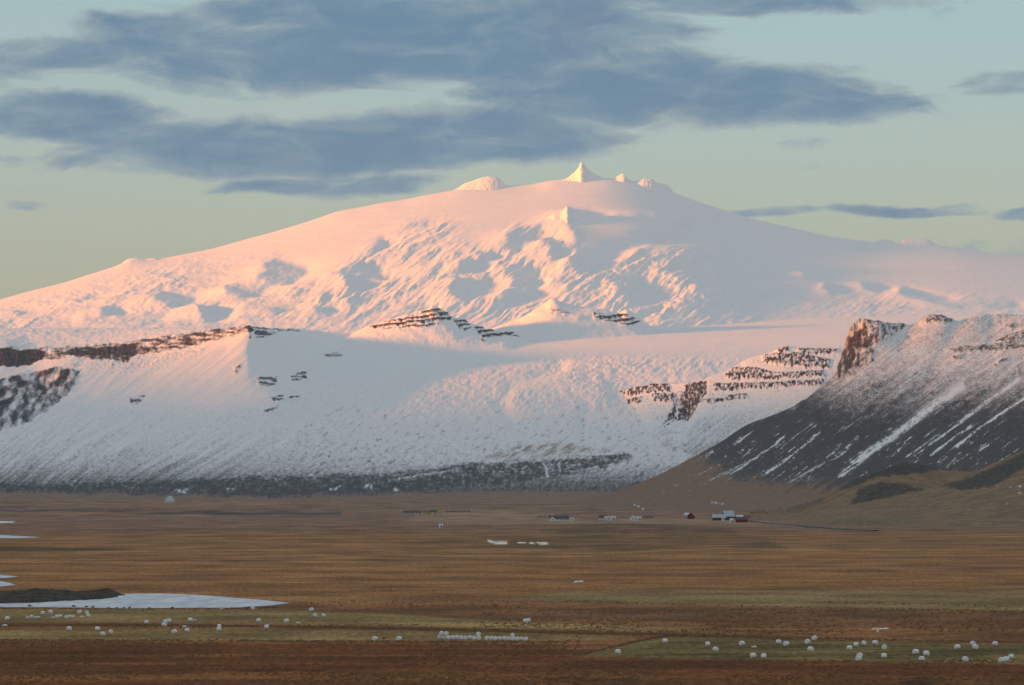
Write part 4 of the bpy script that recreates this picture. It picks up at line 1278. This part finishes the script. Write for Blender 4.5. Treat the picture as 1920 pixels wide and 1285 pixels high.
for x, y, s in [
        (1159, 1226.5, 'white wrapped bale at the left tip of the right green field'),
        (1247, 1206, 'white wrapped bale nearest the dark ditch bend, right green field'),
        (1327, 1212, 'white wrapped bale, upper of two stepped ones, right green field'),
        (1342, 1221.5, 'white wrapped bale, lower of two stepped ones, right green field'),
        (1391, 1210.5, 'white wrapped bale just left of the torn bale'),
        (1412, 1234, 'white wrapped bale, left one of the pair at the field bottom edge'),
        (1432, 1235, 'white wrapped bale, right one of the pair at the field bottom edge'),
        (1460, 1207.5, 'white wrapped bale, upper left of two right of the torn bale'),
        (1474, 1211.5, 'white wrapped bale, lower right of two right of the torn bale'),
        (1514, 1207.5, 'white wrapped bale just below and left of the one at the ditch'),
        (1520, 1221.5, 'white wrapped bale lowest of the three in the middle of right field'),
        (1527, 1200.5, 'white wrapped bale on the ditch, topmost of the right field'),
        (1593, 1219, 'white wrapped bale, leftmost and lowest of the rising line of four'),
        (1605, 1213, 'white wrapped bale, second from left in the rising line of four'),
        (1620, 1209.5, 'white wrapped bale, third from left in the rising line of four'),
        (1641, 1209, 'white wrapped bale, rightmost of the rising line of four'),
        (1658, 1218, 'white wrapped bale just below the right end of the rising line'),
        (1612, 1233.5, 'white wrapped bale, rear one of two overlapping at field bottom'),
        (1610, 1239.5, 'white wrapped bale, front one of two overlapping at field bottom'),
        (1657.5, 1235, 'white wrapped bale alone right of the two overlapping ones'),
        (1717, 1227, 'white wrapped bale, left one of the small V of three'),
        (1737, 1230, 'white wrapped bale, right one of the small V of three'),
        (1728, 1239.5, 'white wrapped bale, bottom one of the small V of three'),
        (1795, 1217.5, 'white wrapped bale left of the two stacked in view by the ditch'),
        (1824, 1211, 'white wrapped bale, upper of two near the ditch at right'),
        (1829, 1217.5, 'white wrapped bale, lower of two near the ditch at right'),
        (1866, 1210.5, 'white wrapped bale at the ditch, farthest right of that side'),
        (1810, 1240.5, 'white wrapped bale alone at the bottom edge, left of the last three'),
        (1878, 1242.5, 'white wrapped bale, leftmost of the last three at lower right'),
        (1887, 1241.5, 'white wrapped bale, middle of the last three at lower right'),
        (1896, 1235.5, 'white wrapped bale, uppermost of the last three at lower right')]:
    put_bale(x, y, s, GR)
put_bale(1414, 1214.5, 'torn white bale with dark hay showing, right green field', GR, FLAT[1])
put_bale(1646, 1185.5, 'tiny far white bale below the snow patch above right field', GR, size=.6)
for x, y in [(366, 1163.6), (1414, 1214.2), (716, 1199)]:
    gx, gy, gz = hit_ground(x, y)
    o = link('hay_heap', boulder_mesh(int(x), .45), M_PEAT)
    o.location = (gx + .5, gy + .3, gz + .22)
    tag(o, {366: 'dark loose hay spilled from the opened flat bale on left field', 1414: 'dark loose hay spilled from the torn bale on right field', 716: 'small dark hay heap between the bales at the field edge'}[int(x)], 'hay')
# the long double row
rowx = [824, 832, 841, 849, 857, 865, 873, 881, 889, 898, 913, 921, 929, 938, 946, 954, 962, 970, 978, 986]
for i, x in enumerate(rowx):
    y = 1198.4 + (x - 824) * .021 + bale_rng.uniform(-.35, .35)
    end = {824: 'white wrapped bale at the left end of the long row', 898: 'white wrapped bale at the left side of the gap in the long row', 913: 'white wrapped bale at the right side of the gap in the long row', 986: 'white wrapped bale at the right end of the long row'}.get(x)
    put_bale(x, y, end or 'white wrapped bale, %s from the left in the %s half of the long row' % (ORD[i % 10], 'left' if i < 10 else 'right'), GS, rz=math.pi / 2 + bale_rng.uniform(-.35, .35), size=.92)
for x, s in [(828, 'white wrapped bale lying on top near the left end of long row'), (837, 'second white wrapped bale on top near the left end of long row'), (897, 'white wrapped bale on top of the row beside its gap'), (961, 'white wrapped bale on top of the right half of the long row')]:
    put_bale(x, 1198.4 + (x - 824) * .021, s, 'bales on top of the row', lift=1.16, rz=1.5, size=.9)

# ------------------------------------------------------------------ sedge tussocks on the near bog and along the ditches
def tussocks():
    rng = np.random.RandomState(11)
    n = 26000
    D = 1020 * (1900 / 1020) ** (rng.rand(n) ** 1.25)
    px = rng.uniform(-120, 2040, n)
    fy = flat_py(D)
    X = (px - 960) / FPX * D
    keep = np.ones(n, bool)
    keep &= ~((fy > 1178) & (fy < 1202) & (px < 1060)) & ~((fy > 1138) & (fy < 1171) & (px < 900))        # mown fields
    keep &= ~((fy > 1190) & (fy < 1238) & (px > 1090)) & ~((fy > 1108) & (fy < 1142) & ((px < 560) | (px > 1000)))
    keep &= fbm(X / 30, D / 60, 3, 951) > -.12
    X, D = X[keep], D[keep]
    # rows of taller grass along ditches and field edges
    for pts, m in [([(-100, 1171), (420, 1173), (800, 1179), (1190, 1189), (1420, 1194), (1920, 1205)], 1500), ([(1085, 1229), (1185, 1204), (1250, 1192)], 260), ([(1520, 1130), (1700, 1133), (1920, 1138), (2040, 1141)], 150), ([(1060, 1127), (1520, 1140), (1920, 1148)], 240), ([(420, 1256), (620, 1257)], 160), ([(1020, 1274), (1195, 1276)], 160), ([(1690, 1276), (1760, 1278)], 160), ([(0, 1140.5), (420, 1141), (520, 1138)], 260), ([(-100, 1199), (500, 1200), (1060, 1203)], 500)]:
        a = np.asarray(pts, float)
        t = rng.rand(m) * (len(a) - 1)
        qx = np.interp(t, np.arange(len(a)), a[:, 0]) + rng.normal(0, 2, m)
        qy = np.interp(t, np.arange(len(a)), a[:, 1]) + rng.normal(0, .8, m)
        d = CAM_Z * FPX / (qy - HORIZON)
        D = np.concatenate([D, d])
        X = np.concatenate([X, (qx - 960) / FPX * d])
    n = len(X)
    Zg = ground_z(X, D) - .12
    r = rng.uniform(.22, .62, n)
    hh = rng.uniform(.22, .55, n)
    k = 6
    ang = np.arange(k) / k * 2 * np.pi
    ring = []
    for lv, (rr, zz) in enumerate([(1.0, 0.0), (.72, .72)]):
        jit = 1 + .3 * (rng.rand(n, k) - .5)
        ring.append(np.stack([X[:, None] + r[:, None] * rr * jit * np.cos(ang), D[:, None] + r[:, None] * rr * jit * np.sin(ang), (Zg + hh * zz)[:, None] + .06 * (rng.rand(n, k) - .5) * lv], -1))
    top = np.stack([X + .1 * r, D, Zg + hh], -1)[:, None]
    V = np.concatenate(ring + [top], 1).reshape(-1, 3).astype(np.float32)
    base = (np.arange(n) * (2 * k + 1))[:, None]
    i = np.arange(k)
    j = (i + 1) % k
    T = np.concatenate([np.stack([i, j, k + j], -1), np.stack([i, k + j, k + i], -1), np.stack([k + i, k + j, 0 * i + 2 * k], -1)])
    F = (base[:, :, None] + T[None]).reshape(-1, 3).astype(np.int32)
    me = bpy.data.meshes.new('grass_tussocks')
    me.vertices.add(len(V))
    me.vertices.foreach_set('co', V.ravel())
    me.loops.add(F.size)
    me.loops.foreach_set('vertex_index', F.ravel())
    me.polygons.add(len(F))
    me.polygons.foreach_set('loop_start', np.arange(0, F.size, 3, dtype=np.int32))
    me.update(calc_edges=True)
    o = link('grass_tussocks', me, plain_material('dead_sedge', (.21, .105, .046), (.11, .05, .022), .95, .25))
    tag(o, 'brown sedge tussocks scattered over the near bog and ditch banks', 'grass', kind='stuff')


tussocks()

# ------------------------------------------------------------------ farmhouses
MW = {k: plain_material('paint_' + k, c, None, .7, .5) for k, c in dict(
    white=(.78, .78, .76), cream=(.62, .56, .42), yellow=(.58, .42, .14), red=(.17, .028, .035), pink=(.55, .42, .40)).items()}
MR = {k: plain_material('roof_' + k, c, None, .45, .5, .4) for k, c in dict(
    pale=(.50, .57, .60), slate=(.055, .065, .085), green=(.045, .085, .070), rust=(.13, .045, .035), ice=(.45, .58, .63), snow=(.72, .74, .76)).items()}
M_GLASS = plain_material('window_glass', (.03, .035, .045), None, .15, 1.0, .6)
M_DOOR = plain_material('door_wood', (.08, .045, .03), None, .7, 2.0)


def mesh_from(name, verts, faces, mat, parent):
    me = bpy.data.meshes.new(name)
    me.from_pydata(verts, [], faces)
    me.update()
    return link(name, me, mat, parent)


def box(name, x0, x1, y0, y1, z0, z1, mat, parent):
    v = [(x, y, z) for z in (z0, z1) for y in (y0, y1) for x in (x0, x1)]
    f = [(0, 2, 3, 1), (4, 5, 7, 6), (0, 1, 5, 4), (2, 6, 7, 3), (0, 4, 6, 2), (1, 3, 7, 5)]
    return mesh_from(name, v, f, mat, parent)


def house(px, py, L, Wd, eave, ridge, wall, roof, label, cat='house', rz=0.0, hip=0.0, nwin=3, chimney=False, door=True, gable_windows=1):
    """gabled house: walls with gable ends, overhanging roof slabs, windows, door"""
    gx, gy, gz = hit_ground(px, py)
    t = bpy.data.objects.new('farmhouse' if cat == 'house' else cat.replace(' ', '_'), None)
    COL.objects.link(t)
    t.location = (gx, gy + Wd / 2, gz - .1)
    t.rotation_euler = (0, 0, rz)
    t.scale = (1.06, 1.0, 1.28)
    tag(t, label, cat, 'farm buildings on the plain')
    a, b = L / 2, Wd / 2
    v = [(-a, -b, -2), (a, -b, -2), (a, b, -2), (-a, b, -2), (-a, -b, eave), (a, -b, eave), (a, b, eave), (-a, b, eave), (-a + hip, 0, ridge - .05), (a - hip, 0, ridge - .05)]
    f = [(0, 1, 5, 4), (2, 3, 7, 6), (1, 2, 6, 5), (3, 0, 4, 7), (5, 6, 9), (7, 4, 8)]
    mesh_from('wall', v, f, MW[wall], t)
    o, th = .35, .18
    k = (ridge - eave) / b
    e, ez = b + o, eave - o * k
    h2 = max(hip - o, 0) if hip else -o
    x0, x1 = -a - o, a + o
    rv = [(x0, -e, ez + .03), (x1, -e, ez + .03), (x1 - hip, 0, ridge + .03), (x0 + hip, 0, ridge + .03), (x1, e, ez + .03), (x0, e, ez + .03)]
    rv += [(x, y, z + th) for x, y, z in rv]
    rf = [(6, 7, 8, 9), (9, 8, 10, 11), (0, 3, 2, 1), (3, 5, 4, 2), (0, 1, 7, 6), (4, 5, 11, 10), (1, 2, 8, 7), (2, 4, 10, 8), (3, 0, 6, 9), (5, 3, 9, 11)]
    r = mesh_from('roof', rv, rf, MR[roof], t)
    if hip:
        mesh_from('roof_end', [(x0, -e, ez + .06), (x0, e, ez + .06), (x0 + hip, 0, ridge + .06), (x1, -e, ez + .06), (x1, e, ez + .06), (x1 - hip, 0, ridge + .06)], [(0, 2, 1), (3, 4, 5)], MR[roof], t)
    if chimney:
        box('chimney', a * .3, a * .3 + .8, -.4, .4, ridge - .6, ridge + 1.0, MW['white'], r)
    for i in range(nwin):
        x = -a + (i + .7) * L / (nwin + .4)
        w = box('window', x - .6, x + .6, -b - .06, -b + .1, 1.0, min(2.3, eave - .3), M_GLASS, t)
    if door:
        x = a - .8 - .1 * L
        box('door', x - .5, x + .5, -b - .05, -b + .1, -.3, 2.05, M_DOOR, t)
    for i in range(gable_windows):
        box('window', -a - .05, -a + .1, -.6, .6, 1.0, min(2.3, eave - .3), M_GLASS, t)
    return t


house(318, 943, 15.5, 13, 4.6, 9.0, 'white', 'ice', 'lone white house with pale blue hipped roof below the dark lava', rz=.1, hip=5.5, nwin=4)
house(766, 966, 15, 8, 2.9, 5.0, 'cream', 'slate', 'long low cream house with slate roof, leftmost of the yellow farm', rz=.05, nwin=4)
house(784, 966, 9, 8, 2.9, 4.8, 'cream', 'slate', 'short cream house with slate roof, second from left in the yellow farm', nwin=2)
house(800, 965.5, 10, 8, 3.2, 4.6, 'yellow', 'green', 'low yellow house with green roof in the middle of the yellow farm', nwin=2)
house(812, 965, 10, 8, 3.0, 5.2, 'cream', 'green', 'cream house with green roof left of the tall yellow gable', nwin=2)
house(820, 964.5, 8, 11, 4.4, 7.2, 'yellow', 'green', 'tall yellow gabled house with green roof, right end of yellow farm', rz=1.45, nwin=2, chimney=True)
house(826.5, 990, 3.6, 3.0, 2.2, 3.0, 'white', 'snow', 'tiny white hut alone on the grass below the yellow farm', 'hut', nwin=1, gable_windows=0)
house(1048, 977, 24, 9, 2.3, 5.2, 'white', 'slate', 'long white farmhouse with broad dark roof right of the dark shrubs', nwin=6)
house(1036, 977.3, 5, 7, 2.4, 4.8, 'white', 'slate', 'small white gable at the left end of the long dark-roofed house', rz=1.57, nwin=1)
house(1073, 977, 5, 6, 2.6, 4.9, 'white', 'slate', 'small white gabled shed at the right end of the dark-roofed house', 'shed', rz=1.57, nwin=1)
house(1130, 976, 9, 7, 2.8, 5.2, 'white', 'rust', 'white house with rust-red roof, left one of the white pair', nwin=2)
house(1144, 976, 14, 8, 2.6, 4.2, 'white', 'pale', 'white house with pale roof, right one of the white pair', nwin=3, chimney=True)
house(1141, 976.4, 5, 5, 3.0, 5.4, 'white', 'pale', 'small white front gable between the two white houses', rz=1.57, nwin=1)
house(1187, 976, 5, 8, 3.2, 5.8, 'white', 'slate', 'narrow white gable house with slate roof left of the small pale one', rz=1.5, nwin=1)
house(1196, 976.5, 9, 6, 2.4, 4.2, 'white', 'pale', 'small white house with pale roof beside the narrow gable house', nwin=2)
house(1288, 973, 6, 8, 4.0, 6.4, 'pink', 'snow', 'pale pink end house with snowy roof joined to the red barn', nwin=2)
house(1296, 973.5, 7, 10, 4.2, 7.2, 'red', 'snow', 'dark red gabled barn with snowy roof beside the pink end house', 'barn', rz=1.5, nwin=1)
house(1349, 976, 17, 8, 3.0, 6.2, 'red', 'pale', 'long red house with pale blue roof, left wing of the red farm', nwin=4)
house(1366, 975.5, 13, 12, 4.0, 9.6, 'red', 'ice', 'tall pale-roofed red house in the middle of the red farm', rz=.25, nwin=3, chimney=True)
house(1372, 981, 4, 4, 3.0, 4.4, 'white', 'snow', 'small white hut in front of the tall house of the red farm', 'hut', rz=.2, nwin=1)
house(1356, 977, 2.6, 4, 3.2, 4.2, 'white', 'pale', 'narrow white porch between the two red farm houses', 'porch', rz=1.57, nwin=1)
house(1391, 980, 14, 9, 3.0, 5.4, 'red', 'rust', 'low red barn at the right end of the red farm', 'barn', nwin=2)
house(1387, 977.5, 8, 6, 3.4, 6.2, 'red', 'snow', 'small red shed with snowy roof behind the low red barn', 'shed', nwin=1)

# ------------------------------------------------------------------ shrubs
M_TWIG = plain_material('bare_twigs', (.030, .026, .030), (.055, .045, .040), .95, 1.5)


def thicket(px0, px1, py, hgt, label, seed):
    rnd = random.Random(seed)
    x0, y0, z0 = hit_ground(px0, py)
    x1, y1, z1 = hit_ground(px1, py)
    n = int(14 * (x1 - x0)) + 60
    verts, faces = [], []
    lob = [(rnd.random(), rnd.uniform(.55, 1.0), rnd.uniform(.05, .14)) for _ in range(9)]
    t = bpy.data.objects.new('shrub_thicket', None)
    COL.objects.link(t)
    cx = .5 * (x0 + x1)
    cy, cz = .5 * (y0 + y1), .5 * (z0 + z1)
    t.location = (cx, cy, cz)
    tag(t, label, 'shrubs', 'dark shrub belts near the farms')
    half = .5 * (x1 - x0)
    for _ in range(n):
        u = rnd.random()
        env = max(k * math.exp(-((u - c) / w) ** 2) for c, k, w in lob) * min(1, 8 * u, 8 * (1 - u))
        z = rnd.random() ** .8 * hgt * max(env, .15)
        p = ((u * 2 - 1) * half, rnd.uniform(-2.5, 2.5), z - .2)
        s = rnd.uniform(.35, .9)
        i = len(verts)
        a, b = rnd.uniform(0, 6.28), rnd.uniform(-.8, .8)
        d1 = (math.cos(a) * s, math.sin(a) * s, b * s)
        d2 = (-math.sin(a) * s * .5, math.cos(a) * s * .5, s * .8)
        verts += [p, (p[0] + d1[0], p[1] + d1[1], p[2] + d1[2]), (p[0] + d1[0] * .5 + d2[0], p[1] + d1[1] * .5 + d2[1], p[2] + d2[2])]
        faces.append((i, i + 1, i + 2))
    mesh_from('twigs', verts, faces, M_TWIG, t)
    for k in range(6):
        u = (k + .5) / 6 * 2 - 1
        s = .09
        mesh_from('stem', [(u * half - s, 0, -.5), (u * half + s, 0, -.5), (u * half, .1, hgt * .6), (u * half, s * 2, -.5)], [(0, 1, 2), (1, 3, 2), (3, 0, 2)], M_TWIG, t)


thicket(836, 884, 961, 4.5, 'thin dark shrub belt right of the yellow farm', 801)
thicket(1006, 1034, 972, 8.0, 'dark tall shrubs left of the long dark-roofed farmhouse', 802)
thicket(1034, 1066, 972, 6.5, 'dark shrubs behind the long dark-roofed farmhouse', 803)
thicket(1200, 1226, 971.5, 3.5, 'low dark shrub belt right of the narrow gable house', 804)
thicket(1406, 1440, 963, 8.0, 'dark tree clump on the slope above the red farm, left half', 805)
thicket(1444, 1492, 963, 8.5, 'dark tree clump on the slope above the red farm, right half', 806)
thicket(1376, 1408, 972, 5.0, 'dark shrubs behind the red barn of the red farm', 807)

# ------------------------------------------------------------------ air
def haze():
    x0, x1, y0, y1, z0, z1 = -26000, 31000, -4500, 33000, -16, 1560
    me = bpy.data.meshes.new('haze')
    v = [(x, y, z) for z in (z0, z1) for y in (y0, y1) for x in (x0, x1)]
    me.from_pydata(v, [], [(0, 2, 3, 1), (4, 5, 7, 6), (0, 1, 5, 4), (2, 6, 7, 3), (0, 4, 6, 2), (1, 3, 7, 5)])
    me.update()
    m = bpy.data.materials.new('haze_air')
    m.use_nodes = True
    nt = m.node_tree
    nt.nodes.clear()
    out = nt.nodes.new('ShaderNodeOutputMaterial')
    vol = nt.nodes.new('ShaderNodeVolumePrincipled')
    vol.inputs['Color'].default_value = (.45, .72, 1.0, 1)
    vol.inputs['Density'].default_value = 1.05e-5
    vol.inputs['Anisotropy'].default_value = .1
    nt.links.new(vol.outputs[0], out.inputs['Volume'])
    tag(link('haze', me, m), kind='stuff')


haze()
